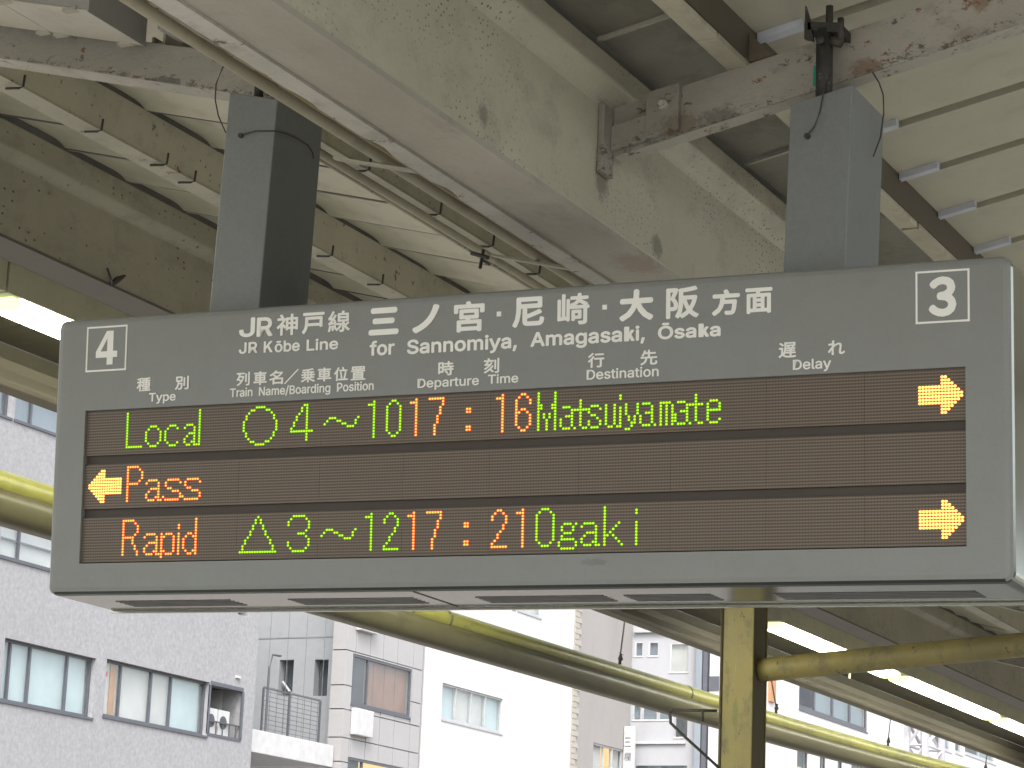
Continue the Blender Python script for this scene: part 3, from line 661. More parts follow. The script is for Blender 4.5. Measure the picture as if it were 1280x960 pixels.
T_ = [('k','4',-1.3443,-1.2662,0.3717,0.4761),('c','J',-0.8332,-0.7784,0.4292,0.4880),('c','R',-0.7725,-0.7172,0.4281,0.4860),
('c','神',-0.7037,-0.6310,0.4269,0.4912),('c','戸',-0.6176,-0.5422,0.4272,0.4905),('c','線',-0.5298,-0.4560,0.4268,0.4905),
('l','JR',-0.8319,-0.768,0.3802,0.4140),('k','K',-.7467,-.7152,.3797,.4135),('l','ōbe',-.7085,-.6231,.3785,.4123),('l','Line',-.6001,-.4936,.3770,.4108),('c','種',-1.1901,-1.1404,0.2831,0.3259),('c','別',-1.0529,-1.0040,0.2822,0.3239),
('l','Type',-1.1444,-1.0489,0.2504,0.2771),('c','列',-0.8369,-0.7909,0.2836,0.3255),('c','車',-0.7780,-0.7324,0.2831,0.3249),
('c','名',-0.7239,-0.6768,0.2827,0.3244),('c','/',-0.6743,-0.6233,0.2833,0.3249),('c','乗',-0.6158,-0.5684,0.2836,0.3250),
('c','車',-0.5609,-0.5139,0.2840,0.3253),('c','位',-0.5047,-0.4580,0.2828,0.3240),('c','置',-0.4489,-0.4000,0.2823,0.3233),
('l','Train Name/Boarding Position',-0.8582,-0.3722,0.2513,0.2777),('c','三',-0.3937,-0.2948,0.4105,0.4909),('c','ノ',-0.2513,-0.1631,0.4088,0.4914),
('c','宮',-0.1170,-0.0194,0.4039,0.4934),('c','.',0.0190,0.0330,0.4434,0.4572),('c','尼',0.0686,0.1684,0.4066,0.4934),
('c','崎',0.2085,0.3066,0.4056,0.4950),('l','for',-0.3888,-0.3066,0.3514,0.3937),('l','Sannomiya,',-0.2662,0.0844,0.3496,0.3915),
('c','.',0.3457,0.3593,0.4437,0.4570),('c','大',0.3970,0.4996,0.4059,0.4947),('c','阪',0.5366,0.6338,0.4049,0.4937),
('c','方',0.6711,0.7522,0.4058,0.4781),('c','面',0.7680,0.8454,0.4057,0.4762),('l','Amagasaki,',0.1261,0.4746,0.3502,0.3917),
('l','Ōsaka',0.5132,0.6971,0.3499,0.3875),('c','時',-0.1635,-0.1135,0.2821,0.3236),('c','刻',-0.0183,0.0302,0.2815,0.3255),
('l','Departure',-0.2292,-0.0329,0.2499,0.2771),('l','Time',-0.0046,0.0906,0.2516,0.2778),('c','行',0.3038,0.3538,0.2816,0.3236),
('c','先',0.4617,0.5122,0.2807,0.3237),('l','Destination',0.3008,0.5165,0.2487,0.2767),('c','遅',0.8635,0.9130,0.2803,0.3229),
('c','れ',1.0020,1.0492,0.2813,0.3209),('l','Delay',0.9040,1.0110,0.2467,0.2744),('c','３',1.2780,1.3528,0.3668,0.4741)]
TH = {'三': .0050, 'ノ': .0048, '大': .0045, '尼': .0034, '宮': .0030, '阪': .0030, '方': .0034, '面': .0026, '崎': .0024, '4': .0040, '３': .0058,
      'J': .0024, 'R': .0024, '神': .0017, '戸': .0022, '線': .0014}
for kind, body, x0, x1, z0, z1 in T_:
    h = z1-z0
    t = TH.get(body, (.0011 if h > .038 else .0009) if kind == 'c' else (.0019 if h > .035 else .0013 if h > .03 else .0008))
    b = MB()
    if kind == 'k':
        P4 = {'4': [[(0, .40), (.22, .40), (.52, .78), (.52, 1.0), (.48, 1.0)], [(.52, 0), (.80, 0), (.80, 1), (.52, 1)], [(0, .215), (.52, .215), (.52, .40), (0, .40)], [(.80, .215), (1, .215), (1, .40), (.80, .40)]],
              'K': [[(0, 0), (.22, 0), (.22, 1), (0, 1)], [(.22, .28), (.22, .55), (.66, 1), (.96, 1)], [(.40, .46), (.56, .62), (1.0, 0), (.72, 0)]]}
        for i, pg in enumerate(P4[body]):
            b.add([F(x0+u*(x1-x0), z0+w_*h, -.0005-.00015*i) for u, w_ in pg], [tuple(range(len(pg)))])
    elif kind == 'c':
        if body == '.':
            fbox(b, x0, x1, z0, z1, -.0009, -.0001)
        elif body == '/':
            w = .0055; b.add([F(x0, z0, -.0006), F(x0+w, z0, -.0006), F(x1, z1, -.0006), F(x1-w, z1, -.0006)], [(0, 1, 2, 3)])
        else:
            vs, fs = glyphs(body); xs = [v[0] for v in vs]; zs = [v[1] for v in vs]
            sx = (x1-x0-2*t)/(max(xs)-min(xs)); sz = (h-2*t)/(max(zs)-min(zs))
            stamp(b, [(x0+t+(x-min(xs))*sx, z0+t+(z-min(zs))*sz) for x, z in vs], fs, 0, t)
    else:
        vs, fs = glyphs(body.replace(' ', '  ') if 'Train' in body else body); xs = [v[0] for v in vs]
        sx = (x1-x0-2*t)/(max(xs)-min(xs)); sz = (h-2*t)/CAPH
        if 'k' in body:
            fs, qd = fix_k(body, vs, fs)
            for j_, q_ in enumerate(qd): stamp(b, [(x0+t+(x-min(xs))*sx, z0+t+z*sz) for x, z in q_], [(0, 1, 2, 3)], -.00003*(j_ % 3), t)
        stamp(b, [(x0+t+(x-min(xs))*sx, z0+t+z*sz) for x, z in vs], fs, 0, t)
    b.build('lettering', 'white_vinyl', bd, local=True)
for (a, c, lo, hi) in ((-1.380, -1.232, .352, .4915), (1.243, 1.388, .3513, .4909)):
    b = MB(); w = .0052
    fbox(b, a, c, hi-w, hi, -.0012, -.0001); fbox(b, a, c, lo, lo+w, -.0012, -.0001)
    fbox(b, a, a+w, lo+w, hi-w, -.0012, -.0001); fbox(b, c-w, c, lo+w, hi-w, -.0012, -.0001)
    b.build('number_frame', 'white_vinyl', bd, local=True)
# ---- underside vents, rear lip
zb = Z0*CT
for x0, x1 in ((-1.33, -.92), (-.72, -.30), (-.10, .30), (.36, .62), (.80, 1.36)):
    b = MB()
    for i in range(5):
        b.box(x0, x1, .165+.024*i, .165+.024*i+.006, zb-.002, zb-.0005)
    b.build('vent_grille', 'vent', bd, local=True)
for x in (-.24,):
    MB().box(x-.0008, x+.0008, .05, .335, zb-.002, zb-.0004).build('cover_seam', 'black', bd, local=True)
MB().box(X0+.03, X1-.01, .340, .345, zb-.002, zb-.0005).build('rear_lip', 'vent', bd, local=True)
MB().box(X0+.02, X1-.005, .3455, .3615, zb-.008, zb-.0005).build('rear_lip_trim', 'side', bd, local=True)
# ---- hanger boxes (their tops are cut to follow the rafters)
def ltow(x, y, z): return Vector((x, y, z))
cRT, sRT = math.cos(RT), math.sin(RT)
def toloc(x, y, z):
    z -= 3.02864; return (cRT*x+sRT*z, y, -sRT*x+cRT*z)
def hanger(xa, xb, zta, ztb, lab):
    # world x at the top; sides follow the board's lean
    zl = 3.4; dz = 4.2-zl; lean = math.tan(RT)*-1
    v = []
    for y in (.05, .33):
        for x, zt in ((xa, zta), (xb, ztb)):
            v.append(toloc(x+(zl-zt)*.0265, y, zl)); v.append(toloc(x, y, zt))
    o = MB().add(v, [(0, 2, 3, 1), (4, 5, 7, 6), (0, 1, 5, 4), (2, 6, 7, 3), (1, 3, 7, 5), (0, 4, 6, 2)]).build('hanger_post', 'post', bd, bevel=.004, local=True, label=lab)
    return o
hL = hanger(-.977, -.801, 4.292, 4.248, 'left grey hanger post')
hR = hanger(.862, 1.042, 4.035, 4.074, 'right grey hanger post')
def lt(pts): return [toloc(*p) for p in pts]
for pts, par in (([(-.922, .05, 4.142), (-.922, .040, 4.142)], hL), ([(.915, .05, 3.936), (.915, .04, 3.936)], hR)):
    MB().tube(lt(pts), .008, 8).build('screw', 'iron', par, local=True)
for pts, r, par in (([(-.90, .10, 4.36), (-.93, .04, 4.42), (-.965, .04, 4.411), (-1.003, .04, 4.37), (-1.022, .04, 4.32), (-1.021, .04, 4.268), (-1.005, .04, 4.213), (-.978, .046, 4.158)], .0022, hL),
                    ([(-.922, .044, 4.142), (-.868, .043, 4.150), (-.80, .044, 4.143), (-.797, .10, 4.152), (-.797, .17, 4.160), (-.797, .24, 4.160), (-.797, .27, 4.145), (-.797, .278, 4.128)], .0022, hL),
                    ([(.965, .09, 4.13), (.961, .045, 4.066), (.951, .043, 4.002), (.935, .043, 3.96), (.916, .042, 3.938)], .0020, hR),
                    ([(1.05, .20, 4.16), (1.062, .222, 4.135), (1.065, .25, 4.11), (1.062, .267, 4.06), (1.052, .269, 3.99), (1.050, .213, 3.917)], .0022, hR)):
    MB().tube(lt(pts), r, 6).build('safety_wire', 'iron', par, local=True)
# clamps gripping the rafters
c1 = MB(); c1.tube(lt([(.932, .13, 4.03), (.932, .13, 4.275)]), .024, 12)
c1.tube(lt([(.932, .13, 4.03), (.932, .13, 4.05)]), .036, 12)
c1.tube(lt([(.93, .106, 4.235), (.93, .09, 4.235)]), .013, 8)
c1o = c1.build('clamp_rod', 'iron', hR, local=True, smooth=True)
b = MB(); P8 = [toloc(x, y, z) for x, y, z in ((.885, .11, 4.275), (.985, .11, 4.255), (.985, .11, 4.285), (.885, .11, 4.30), (.885, .27, 4.275), (.985, .27, 4.255), (.985, .27, 4.285), (.885, .27, 4.30))]
b.add(P8, [(0, 1, 2, 3), (4, 7, 6, 5), (0, 4, 5, 1), (3, 2, 6, 7), (0, 3, 7, 4), (1, 5, 6, 2)]); b.build('clamp_plate', 'iron', c1o, local=True, bevel=.002)
b = MB(); b.add(lt([(.878, .11, 4.25), (.905, .11, 4.24), (.895, .11, 4.30), (.880, .11, 4.35), (.878, .125, 4.25), (.905, .125, 4.24), (.895, .125, 4.30), (.880, .125, 4.35)]),
      [(0, 1, 2, 3), (4, 7, 6, 5), (0, 4, 5, 1), (1, 5, 6, 2), (2, 6, 7, 3), (3, 7, 4, 0)]); b.build('clamp_ear', 'iron', c1o, local=True)
b = MB(); b.tube(lt([(.945, .13, 4.26), (.945, .13, 4.345)]), .011, 8); b.tube(lt([(.982, .12, 4.225), (.982, .12, 4.30)]), .010, 8); b.tube(lt([(.955, .12, 4.24), (.985, .12, 4.225)]), .014, 8)
b.build('clamp_bolt', 'iron', c1o, local=True, smooth=True)
MB().box(*[0]*6) if False else None
b = MB(); q = lt([(.893, .145, 4.12), (.905, .145, 4.12), (.905, .145, 4.18), (.895, .145, 4.18), (.893, .15, 4.12), (.905, .15, 4.12), (.905, .15, 4.18), (.895, .15, 4.18)])
b.add(q, [(0, 1, 2, 3), (4, 7, 6, 5), (0, 4, 5, 1), (1, 5, 6, 2), (2, 6, 7, 3), (3, 7, 4, 0)]); b.build('green_tape', 'green', c1o, local=True)
c2 = MB(); c2.tube(lt([(-.915, .12, 4.24), (-.915, .12, 4.40)]), .015, 10); c2.tube(lt([(-.862, .13, 4.22), (-.862, .13, 4.36)]), .010, 8); c2.tube(lt([(-.925, .12, 4.375), (-.86, .12, 4.345)]), .02, 8)
c2.build('clamp_rod', 'iron', hL, local=True, smooth=True)

# ------------------------------------------------------------------ buildings across the tracks
def wallx(b, x, t, y0, y1, z0, z1, holes):
    # wall in the plane x, thickness t going to -x, with rectangular holes (ya, yb, za, zb)
    ys = sorted({y0, y1}|{h[0] for h in holes}|{h[1] for h in holes}); zs = sorted({z0, z1}|{h[2] for h in holes}|{h[3] for h in holes})
    for i in range(len(ys)-1):
        for j in range(len(zs)-1):
            ym, zm = (ys[i]+ys[i+1])/2, (zs[j]+zs[j+1])/2
            if any(h[0] < ym < h[1] and h[2] < zm < h[3] for h in holes): continue
            b.add([(x, ys[i], zs[j]), (x, ys[i+1], zs[j]), (x, ys[i+1], zs[j+1]), (x, ys[i], zs[j+1])], [(0, 1, 2, 3)])
    for a, c, lo, hi in holes:
        q = [(x, a, lo), (x, c, lo), (x, c, hi), (x, a, hi), (x-t, a, lo), (x-t, c, lo), (x-t, c, hi), (x-t, a, hi)]
        b.add(q, [(0, 1, 5, 4), (1, 2, 6, 5), (2, 3, 7, 6), (3, 0, 4, 7)])
    return b
def win_x(bld, x, a, c, lo, hi, mull, fmat='frame', blinds=None, fw=.05, rec=.12):
    """window in a wall facing +x; mull = y positions of the uprights; blinds = material per bay"""
    f = MB(); xf = x-rec
    f.box(xf-.05, xf+.02, a+.002, c-.002, hi-fw, hi-.002); f.box(xf-.05, xf+.02, a+.002, c-.002, lo+.002, lo+fw)
    st = [a+fw/2+.002]+list(mull)+[c-fw/2-.002]
    for y in st: f.box(xf-.05, xf+.018, y-fw/2, y+fw/2, lo+fw, hi-fw)
    w = f.build('window', fmat, bld)
    for i in range(len(st)-1):
        ya, yb = st[i]+fw/2, st[i+1]-fw/2
        MB().box(xf-.012, xf-.006, ya, yb, lo+fw, hi-fw).build('pane', 'glass', w)
        bm = (blinds or ['blind'])[i % len(blinds or ['blind'])]
        MB().box(xf-.12, xf-.09, ya-.02, yb+.02, lo+.01, hi-.01).build('blind', bm, w)
    MB().box(x-rec, x+.03, a-.02, c+.02, lo-.05, lo-.004).build('sill', fmat, w)
    return w

# grey building
A = thing('grey_office_building', 'speckled grey building at lower left with long window bands', 'building', (-30, 36, -1.1))
AX = -26
holesA = [(32.30, 35.24, 6.53, 7.68), (35.60, 39.37, 6.62, 7.73), (39.40, 40.70, 6.67, 7.74), (40.3, 40.72, 9.30, 9.6)]
holesA += [(31.4-3.3*k-.0, 33.9-3.3*k, z, z+h) for k in (0, 1) for z, h in ((9.28, .75),)]
holesA[4:] = [(24.0, 31.9, 11.75, 12.5), (32.0, 35.9, 11.75, 12.5), (24.0, 31.8, 9.15, 10.02), (31.9, 35.9, 9.15, 10.02)]
wallx(MB(), AX, .5, 18, 41.18, -1.1, 14, holesA).build('wall', 'grey_wall', A)
MB().add([(AX, 41.18, -1.1), (AX-14, 41.18, -1.1), (AX-14, 41.18, 14), (AX, 41.18, 14)], [(0, 1, 2, 3)]).build('side_wall', 'grey_wall', A)
MB().add([(AX, 18, -1.1), (AX-14, 18, -1.1), (AX-14, 18, 14), (AX, 18, 14)], [(0, 1, 2, 3)]).build('side_wall', 'grey_wall', A)
MB().box(AX-14, AX+.04, 17.96, 41.2, 14.001, 14.3).build('parapet', 'grey_wall', A)
win_x(A, AX, *holesA[0], (32.64, 33.26, 34.46), 'frame', ['blind', 'blind', 'blind', 'blind'])
win_x(A, AX, *holesA[1], (36.27, 37.36, 38.09), 'frame', ['blind_white', 'blind_white', 'blind_white', 'blind'])
MB().box(AX-.205, AX-.18, 36.02, 36.2, 6.68, 7.66).build('orange_post', 'orange', A)
MB().box(AX-.207, AX-.19, 35.80, 35.93, 7.42, 7.52).build('red_sticker', 'red', A)
win_x(A, AX, *holesA[4], (26, 28, 30, 31), 'frame', ['blind_blue'])
win_x(A, AX, *holesA[5], (32.45+.2, 34), 'frame', ['blind_blue'])
win_x(A, AX, *holesA[6], (26, 28, 30), 'frame', ['blind_white'])
win_x(A, AX, *holesA[7], (32.62, 34), 'frame', ['blind_white'])
MB().box(AX-.2, AX-.15, 31.9, 35.9, 9.52, 9.55).build('window_rail', 'frame', A)
# balcony recess with two air conditioners
r_ = MB(); a, c, lo, hi = holesA[2]
r_.add([(AX-1.3, a, lo), (AX-1.3, c, lo), (AX-1.3, c, hi), (AX-1.3, a, hi)], [(0, 1, 2, 3)])
for q in ([(AX-.5, a, lo), (AX-1.3, a, lo), (AX-1.3, a, hi), (AX-.5, a, hi)], [(AX-.5, a, lo), (AX-.5, c, lo), (AX-1.3, c, lo), (AX-1.3, a, lo)], [(AX-.5, a, hi), (AX-.5, c, hi), (AX-1.3, c, hi), (AX-1.3, a, hi)]): r_.add(q, [(0, 1, 2, 3)])
r_.build('balcony_recess', 'blind_dark', A)
MB().add([(AX-.5, c, lo), (AX-1.3, c, lo), (AX-1.3, c, hi), (AX-.5, c, hi)], [(0, 1, 2, 3)]).build('recess_side', 'white_metal', A)
fr = MB(); fr.box(AX-.02, AX+.015, a, c, hi-.05, hi+.03); fr.box(AX-.02, AX+.015, c-.04, c+.04, lo, hi-.05); fr.box(AX-.02, AX+.015, a-.03, a+.02, lo, hi-.05); fr.box(AX-.02, AX+.015, a, c, lo-.04, lo+.02)
fr.build('recess_frame', 'frame', A)
rl = MB(); rl.box(AX-.06, AX-.03, a, c, lo+.27, lo+.30)
for i in range(5): rl.box(AX-.055, AX-.035, a+.12+.26*i, a+.14+.26*i, lo+.0, lo+.27)
rl.build('railing', 'railing', A)
for i, y in enumerate((39.68, 40.16)):
    ac = thing('air_conditioner', ['white outdoor air conditioner unit on the grey building balcony, left of the two', 'white outdoor air conditioner unit on the grey building balcony, right of the two'][i], 'air conditioner', (AX-.45, y, lo+.01), 'outdoor units on the balcony')
    MB().box(AX-.33, AX-.09, y-.21, y+.21, lo+.01, lo+.56).build('casing', 'white_metal', ac, bevel=.01)
    MB().tube([(AX-.09, y-.04, lo+.30), (AX-.08, y-.04, lo+.30)], .14, 16).build('fan_grille', 'railing', ac)
MB().box(AX-.26, AX-.2, 40.36, 40.70, 9.32, 9.58).build('small_window', 'blind_dark', A)
MB().box(AX, AX+.05, 40.35, 40.50, 7.95, 8.0).build('wall_light', 'white_metal', A)

# tiled building
B = thing('tiled_building', 'pale building clad in large square tiles with a brown-blinded window', 'building', (-30, 47, -1.1))
BX, YB = -26.0, 45.04
def by(y): return -6.356+(y+6.356)*1.0736
def bz(z): return 1.6+(z-1.6)*1.0736
tile_rows = [bz(z) for z in (9.33+.66*3, 9.33+.66*2, 9.33+.66, 9.33, 8.67, 7.92, 7.41, 6.81, 6.3, 5.7, 5.1, 4.5)]
tile_cols = [by(y) for y in (41.52, 41.92, 42.56, 43.16, 43.82, 44.57, 45.03)]
hb = [(by(41.84), by(44.52), bz(7.56), bz(8.62)), (by(41.85), by(44.6), bz(5.5), bz(6.42))]
wallx(MB(), BX-.035, .3, YB+.03, 48.9, -1.1, 14, hb).build('core_wall', 'joint', B)
MB().box(BX-6, BX, YB, 48.9, -1.1, bz(4.5)-.01).build('ground_floor', 'tile', B)
MB().add([(BX-6, 48.9, -1.1), (BX, 48.9, -1.1), (BX, 48.9, 14), (BX-6, 48.9, 14)], [(0, 1, 2, 3)]).build('party_wall', 'tile', B)
def clip_tiles(y0, y1, z0, z1):
    out = [(y0, y1, z0, z1)]
    for a, c, lo, hi in hb:
        nx = []
        for (p, q, r, s) in out:
            if q <= a or p >= c or s <= lo or r >= hi: nx.append((p, q, r, s)); continue
            if p < a: nx.append((p, a, r, s))
            if q > c: nx.append((c, q, r, s))
            p2, q2 = max(p, a), min(q, c)
            if r < lo: nx.append((p2, q2, r, lo))
            if s > hi: nx.append((p2, q2, hi, s))
        out = nx
    return out
for i in range(len(tile_rows)-1):
    for j in range(len(tile_cols)-1):
        for p, q, r, s in clip_tiles(tile_cols[j], tile_cols[j+1], tile_rows[i+1], tile_rows[i]):
            if q-p < .05 or s-r < .05: continue
            d = random.uniform(0, .006)
            MB().box(BX-.03, BX+d, p+.012, q-.012, r+.012, s-.012).build('tile', 'tile', B)
    MB().box(BX-.36, BX-.01, YB-.004, YB+.028, tile_rows[i+1]+.012, tile_rows[i]-.012).build('tile', 'tile', B)
win_x(B, BX, *hb[0], (by(42.53),), 'frame', ['blind_dark', 'brownpane'], rec=.02)
win_x(B, BX, *hb[1], (by(42.5),), 'frame', ['blind_dark', 'warm'], rec=.02)
for j, y in enumerate((42.95, 43.45, 43.95)):
    MB().box(BX-.108, BX-.1, by(y)-.012, by(y)+.012, bz(7.62), bz(8.56)).build('blind_fold', 'brownpane', B)
for (y0, y1, z0, z1) in ((41.87, 42.63, 9.14, 9.55), (41.85, 42.62, 6.9, 7.47)):
    MB().box(BX+.007, BX+.16, by(y0), by(y1), bz(z0), bz(z1)).build('vent_hood', 'white_metal', B, bevel=.02)
# recessed side wing facing the viewer
sw = MB(); YS = 46.2
hs_ = [(-28.45, -28.06, 8.30, 9.15), (-27.49, -27.12, 8.28, 9.14)]
xs = sorted({-31.5, BX-.3}|{h[0] for h in hs_}|{h[1] for h in hs_}); zs = sorted({-1.1, 14.0, 8.28, 8.30, 9.14, 9.15})
for i in range(len(xs)-1):
    for j in range(len(zs)-1):
        xm, zm = (xs[i]+xs[i+1])/2, (zs[j]+zs[j+1])/2
        if any(h[0] < xm < h[1] and h[2] < zm < h[3] for h in hs_): continue
        sw.add([(xs[i], YS, zs[j]), (xs[i+1], YS, zs[j]), (xs[i+1], YS, zs[j+1]), (xs[i], YS, zs[j+1])], [(0, 1, 2, 3)])
for a, c, lo, hi in hs_:
    q = [(a, YS, lo), (c, YS, lo), (c, YS, hi), (a, YS, hi), (a, YS+.3, lo), (c, YS+.3, lo), (c, YS+.3, hi), (a, YS+.3, hi)]
    sw.add(q, [(0, 1, 5, 4), (1, 2, 6, 5), (2, 3, 7, 6), (3, 0, 4, 7)])
sw.build('side_wall', 'panel', B)
MB().add([(BX-.36, YB+.03, -1.1), (BX-.36, YS, -1.1), (BX-.36, YS, 14), (BX-.36, YB+.03, 14)], [(0, 1, 2, 3)]).build('return_wall', 'panel', B)
for a, c, lo, hi in hs_:
    w = MB().box(a, c, YS+.25, YS+.29, lo, hi).build('window', 'blind_dark', B)
    MB().box(a+.02, c-.02, YS+.2, YS+.206, lo, hi).build('pane', 'glass', w)
b = MB(); b.tube([(-28.4, YS+.1, 8.65), (-28.1, YS+.08, 8.32)], .03, 6); b.build('window_stay', 'white_metal', B)
b = MB(); b.box(-31.4, BX-.37, YS-.01, YS-.001, 9.66, 9.69); b.build('panel_joint', 'joint', B)
for x in (-29.3, -28.75, -28.25, -27.75, -27.25):
    MB().box(x-.006, x+.006, YS-.008, YS-.001, 5, 14).build('panel_joint', 'joint', B)
# balcony with wire screen
bal = thing('balcony', 'white fronted balcony with a dark wire mesh screen between grey and tiled buildings', 'balcony', (-27, 43, 6.5))
PX = -26.15; BY0, BY1 = 41.32, 44.98
MB().box(PX-.05, PX, BY0, BY1, 6.50, 6.99).build('front_panel', 'white_metal', bal, bevel=.01)
MB().box(-29, PX-.055, BY0, BY1, 6.50, 6.58).build('floor_slab', 'white_metal', bal)
for y, zt in ((41.82, 7.92), (42.93, 7.98), (44.3, 7.92)):
    MB().box(PX-.045, PX-.01, y-.022, y+.022, 6.99, zt).build('screen_post', 'railing', bal)
MB().tube([(PX-.03, 42.0, 6.99), (PX-.03, 42.0, 8.40), (PX-.03, 42.12, 8.68), (PX-.03, 42.45, 8.70)], .026, 6).build('curved_post', 'railing', bal)
b = MB()
for i in range(10):
    z = 7.05+.1*i; b.box(PX-.032, PX-.026, 41.82, 44.3, z, z+.009)
for i in range(8):
    y = 42.1+.3*i; b.box(PX-.032, PX-.026, y, y+.009, 6.99, 7.92)
b.box(PX-.04, PX-.018, 41.82, 44.3, 7.91, 7.94)
b.build('wire_mesh', 'railing', bal, kind='stuff')
# white building
Cb = thing('white_building', 'plain bright white building behind the yellow-green pipe with pale sash windows', 'building', (-32, 52, -1.1))
hc = [(49.9, 53.32, 8.16, 9.04), (52.0-2.3, 52.2-.1, 11.35, 11.9)]
hc = [(49.9, 53.32, 8.16, 9.04), (53.6, 55.4, 11.45, 12.0)]
wallx(MB(), AX, .4, 48.92, 57.55, -1.1, 16, hc).build('wall', 'white_wall', Cb)
MB().add([(AX, 48.92, -1.1), (AX-10, 48.92, -1.1), (AX-10, 48.92, 16), (AX, 48.92, 16)], [(0, 1, 2, 3)]).build('side_wall', 'white_wall', Cb)
MB().box(AX-10, AX+.03, 48.95, 57.55, 16.001, 16.2).build('parapet', 'white_wall', Cb)
win_x(Cb, AX, *hc[0], (50.75, 51.6, 52.4), 'frame_light', ['blind', 'blind_white', 'blind_white', 'blind'], rec=.06)
win_x(Cb, AX, *hc[1], (54.5,), 'frame_light', ['blind_white'], rec=.06)
MB().box(AX-.0, AX+.04, 53.8, 53.86, -1.1, 16).build('downpipe', 'white_metal', Cb)
# beige building
D = thing('beige_building', 'beige tiled building with a quoined edge and one warm lit window', 'building', (-30, 60, -1.1))
hd = [(59.1, 61.2, 7.5, 8.53)]
wallx(MB(), AX, .3, 57.6, 61.6, -1.1, 16, hd).build('wall', 'beige_wall', D)
win_x(D, AX, *hd[0], (59.9, 60.5), 'frame_light', ['blind_white', 'warm', 'blind_white'], rec=.05)
for i in range(60):
    MB().box(AX, AX+.03, 57.57, 57.57+(.42 if i % 2 else .28), 5+.155*i, 5.14+.155*i).build('quoin', 'cream_wall', D)
MB().add([(AX, 57.57, -1.1), (AX-8, 57.57, -1.1), (AX-8, 57.57, 16), (AX, 57.57, 16)], [(0, 1, 2, 3)]).build('side_wall', 'beige_wall', D)
# pale building facing the viewer
E_ = thing('pale_grey_building', 'pale grey building facing the platform between the beige one and the ochre column', 'building', (-25, 66, -1.1))
YE = 61.69
he = [(-25.95, -25.72, 11.28, 11.66), (-25.52, -25.24, 11.28, 11.66), (-24.85, -24.30, 10.8, 11.60), (-25.95, -25.72, 9.45, 9.88), (-25.66, -25.22, 9.45, 9.84), (-25.16, -24.78, 9.45, 9.82), (-24.66, -24.27, 8.95, 9.75), (-25.85, -24.25, 7.6, 8.15)]
b = MB(); xs = sorted({-27.5, -23.95}|{v for h in he for v in h[:2]}); zs = sorted({-1.1, 15}|{v for h in he for v in h[2:]})
for i in range(len(xs)-1):
    for j in range(len(zs)-1):
        xm, zm = (xs[i]+xs[i+1])/2, (zs[j]+zs[j+1])/2
        if any(h[0] < xm < h[1] and h[2] < zm < h[3] for h in he): continue
        b.add([(xs[i], YE, zs[j]), (xs[i+1], YE, zs[j]), (xs[i+1], YE, zs[j+1]), (xs[i], YE, zs[j+1])], [(0, 1, 2, 3)])
b.build('wall', 'pale_wall', E_)
MB().add([(-23.95, YE, -1.1), (-23.95, 64, -1.1), (-23.95, 64, 15), (-23.95, YE, 15)], [(0, 1, 2, 3)]).build('side_wall', 'white_wall', E_)
for i, (a, c, lo, hi) in enumerate(he):
    w = MB().box(a, c, YE+.12, YE+.15, lo, hi).build('window', ['blind_blue', 'blind_blue', 'blind_white', 'blind_blue', 'blind_blue', 'blind_blue', 'blind_dark', 'blind_blue'][i], E_)
    MB().box(a+.01, c-.01, YE+.04, YE+.05, lo+.01, hi-.01).build('pane', 'glass', w)
    fb = MB(); fb.box(a-.03, c+.03, YE-.02, YE-.002, lo-.05, lo-.005); fb.build('frame', 'white_metal', w)
MB().box(-25.95, -24.15, YE-.12, YE-.003, 11.93, 12.02).build('ledge', 'frame_light', E_)
MB().box(-25.9, -24.3, YE-.08, YE-.003, 8.75, 8.82).build('ledge', 'white_metal', E_)
for x in (-23.9, -23.6, -23.35):
    pass
DP = thing('service_duct', 'tall dark grey ducts and pipes rising left of the ochre column', 'duct', (-23.7, 61.5, -1.1))
MB().box(-23.90, -23.72, 61.3, 61.6, -1.1, 14).build('duct', 'blind_blue', DP)
MB().box(-23.68, -23.55, 61.3, 61.6, -1.1, 14).build('duct', 'frame', DP)
MB().box(-23.5, -23.2, 61.35, 61.6, -1.1, 11.8).build('duct', 'white_metal', DP)
MB().box(-23.5, -23.2, 61.32, 61.34, 10.2, 10.6).build('cover', 'frame', DP)
# vertical name board
VS = thing('vertical_shop_sign', 'narrow vertical white sign on the edge of the beige building', 'sign', (-25.9, 61.4, 6))
MB().box(-25.98, -25.90+.25, 61.15, 61.25, 5.4, 9.2).build('panel', 'white_metal', VS, bevel=.01)
for i, ch in enumerate('三欄入'):
    vs, fs = glyphs(ch); xs_ = [v[0] for v in vs]; zz = [v[1] for v in vs]
    s_ = .20/(max(xs_)-min(xs_)); s2 = .26/(max(zz)-min(zz))
    MB().add([(-25.95+(x-min(xs_))*s_, 61.145, 8.62-.42*i+(z-min(zz))*s2) for x, z in vs], fs).build('lettering', 'frame', VS)
# far white building with a grid window
Fb = thing('far_white_building', 'distant white building right of the column with a dark gridded window', 'building', (-32, 80, -1.1))
hf = [(75.9, 83.3, 11.40, 13.45), (75.8, 77.05, 8.3, 10.12), (78.1, 78.9, 8.3, 10.22), (80.0, 80.7, 8.3, 10.34), (81.5, 83.0, 8.3, 10.5)]
wallx(MB(), AX, .4, 66, 85.2, -1.1, 20, hf).build('wall', 'white_wall', Fb)
MB().add([(AX, 66, -1.1), (AX-10, 66, -1.1), (AX-10, 66, 20), (AX, 66, 20)], [(0, 1, 2, 3)]).build('side_wall', 'white_wall', Fb)
w = win_x(Fb, AX, *hf[0], (77.6, 79.5, 81.4), 'frame', ['blind_blue'], fw=.14, rec=.05)
MB().box(AX-.1, AX-.02, 76, 83.2, 12.5, 12.62).build('transom', 'frame', w)
MB().box(AX-.055, AX-.05, 76.05, 77.5, 11.6, 12.48).build('open_sash', 'blind_dark', w)
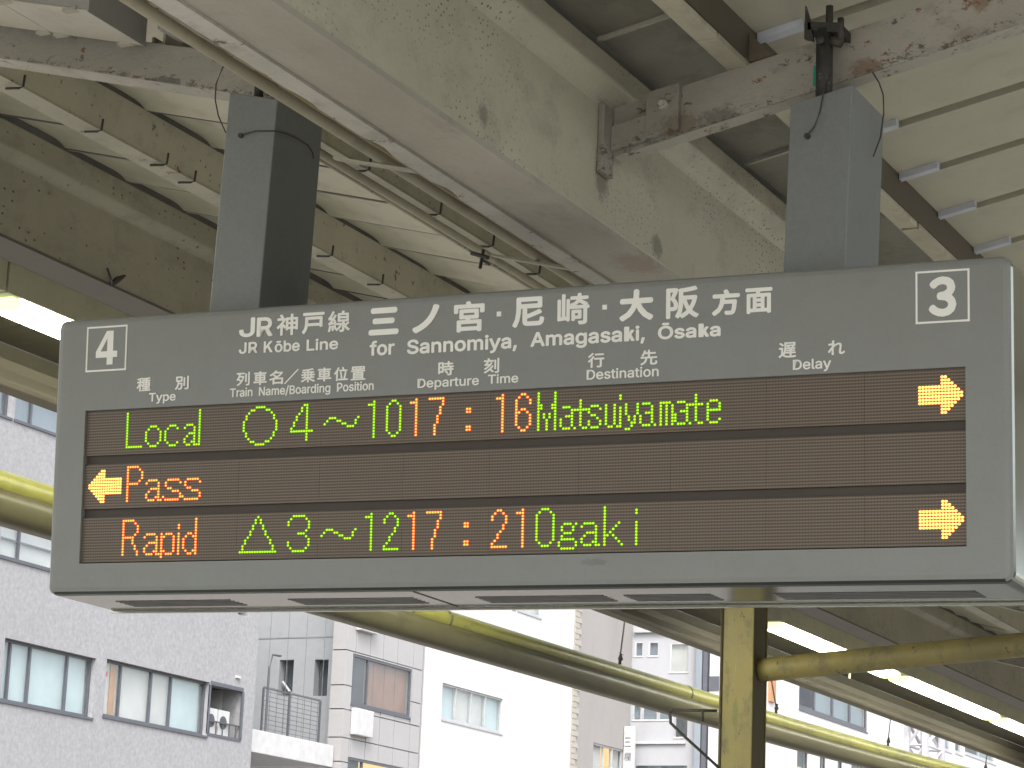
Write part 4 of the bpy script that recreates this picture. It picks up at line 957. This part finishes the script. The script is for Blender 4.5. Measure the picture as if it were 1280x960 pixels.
for i, h in enumerate(hf[1:]):
    win_x(Fb, AX, *h, (), 'frame', ['blind_dark'], fw=.06, rec=.1)
    if i < 2: MB().box(AX-.185, AX-.18, h[0]+.3, h[1]-.25, h[3]-.75, h[3]-.6).build('warm_lamp', 'warm', Fb)
MB().box(AX+.0, AX+.1, 72.9, 73.4, 11.3, 12.6).build('orange_banner', 'orange', Fb)
# lattice mast
LM = thing('lattice_mast', 'white lattice mast with an orange top between the far white buildings', 'mast', (-25, 88, -1.1))
b = MB(); 
cs = [(-25.6, 86.8), (-24.9, 86.8), (-24.9, 88.9), (-25.6, 88.9)]
for x, y in cs: b.box(x-.1, x+.1, y-.12, y+.12, -1.1, 12.9)
b.build('leg', 'crane_white', LM)
b = MB()
for i in range(9):
    z = 5+.9*i
    for (xa, ya), (xb, yb) in zip(cs, cs[1:]+cs[:1]):
        b.tube([(xa, ya, z), (xb, yb, z+.9)], .07, 5); b.tube([(xa, ya, z+.9), (xb, yb, z+.9)], .05, 5)
b.build('lattice', 'crane_white', LM)
b = MB(); b.box(-25.75, -24.75, 86.6, 87.2, 12.55, 12.95); b.tube([(-25.2, 85.9, 12.6), (-25.2, 87.8, 13.2)], .16, 6); b.box(-25.6, -24.8, 88.3, 89.1, 12.7, 13.5)
b.build('jib', 'crane_orange', LM)
# far glazed building
H = thing('glazed_building', 'far white building with tall dark glazing at the lower right', 'building', (-32, 100, -1.1))
hh = [(91.6, 94.0, 11.75, 13.8), (94.5, 95.6, 11.8, 13.8), (95.9, 100.6, 11.9, 13.95), (92, 101, 9.0, 10.9)]
wallx(MB(), AX, .4, 90.6, 120, -1.1, 22, hh).build('wall', 'white_wall', H)
MB().add([(AX, 90.6, -1.1), (AX-10, 90.6, -1.1), (AX-10, 90.6, 22), (AX, 90.6, 22)], [(0, 1, 2, 3)]).build('side_wall', 'white_wall', H)
for i, h in enumerate(hh):
    win_x(H, AX, *h, ((h[0]+h[1])/2,) if i in (0, 2, 3) else (), 'frame_light', ['blind_dark', 'blind_blue'], fw=.12, rec=.1)
for o in bpy.data.objects:
    if o.name.startswith('lamp_drop_rod'): pass

RB = thing('added_light_blocker', 'added plain grey block out of view that cuts light from the right', 'building', (12, -10, -1.1))  # unseen block added to keep light from the right low
MB().box(11.0, 18, -40, 14, -1.1, 4.9).build('wall', 'blocker_wall', RB)
for k in range(9):
    w = MB().box(10.94, 10.999, -38+6*k, -34+6*k, 2.6, 4.2).build('window', 'frame', RB)  # windows and panes only dress the added block
    MB().box(10.93, 10.939, -37.9+6*k, -34.1+6*k, 2.7, 4.1).build('pane', 'blind_blue', w)
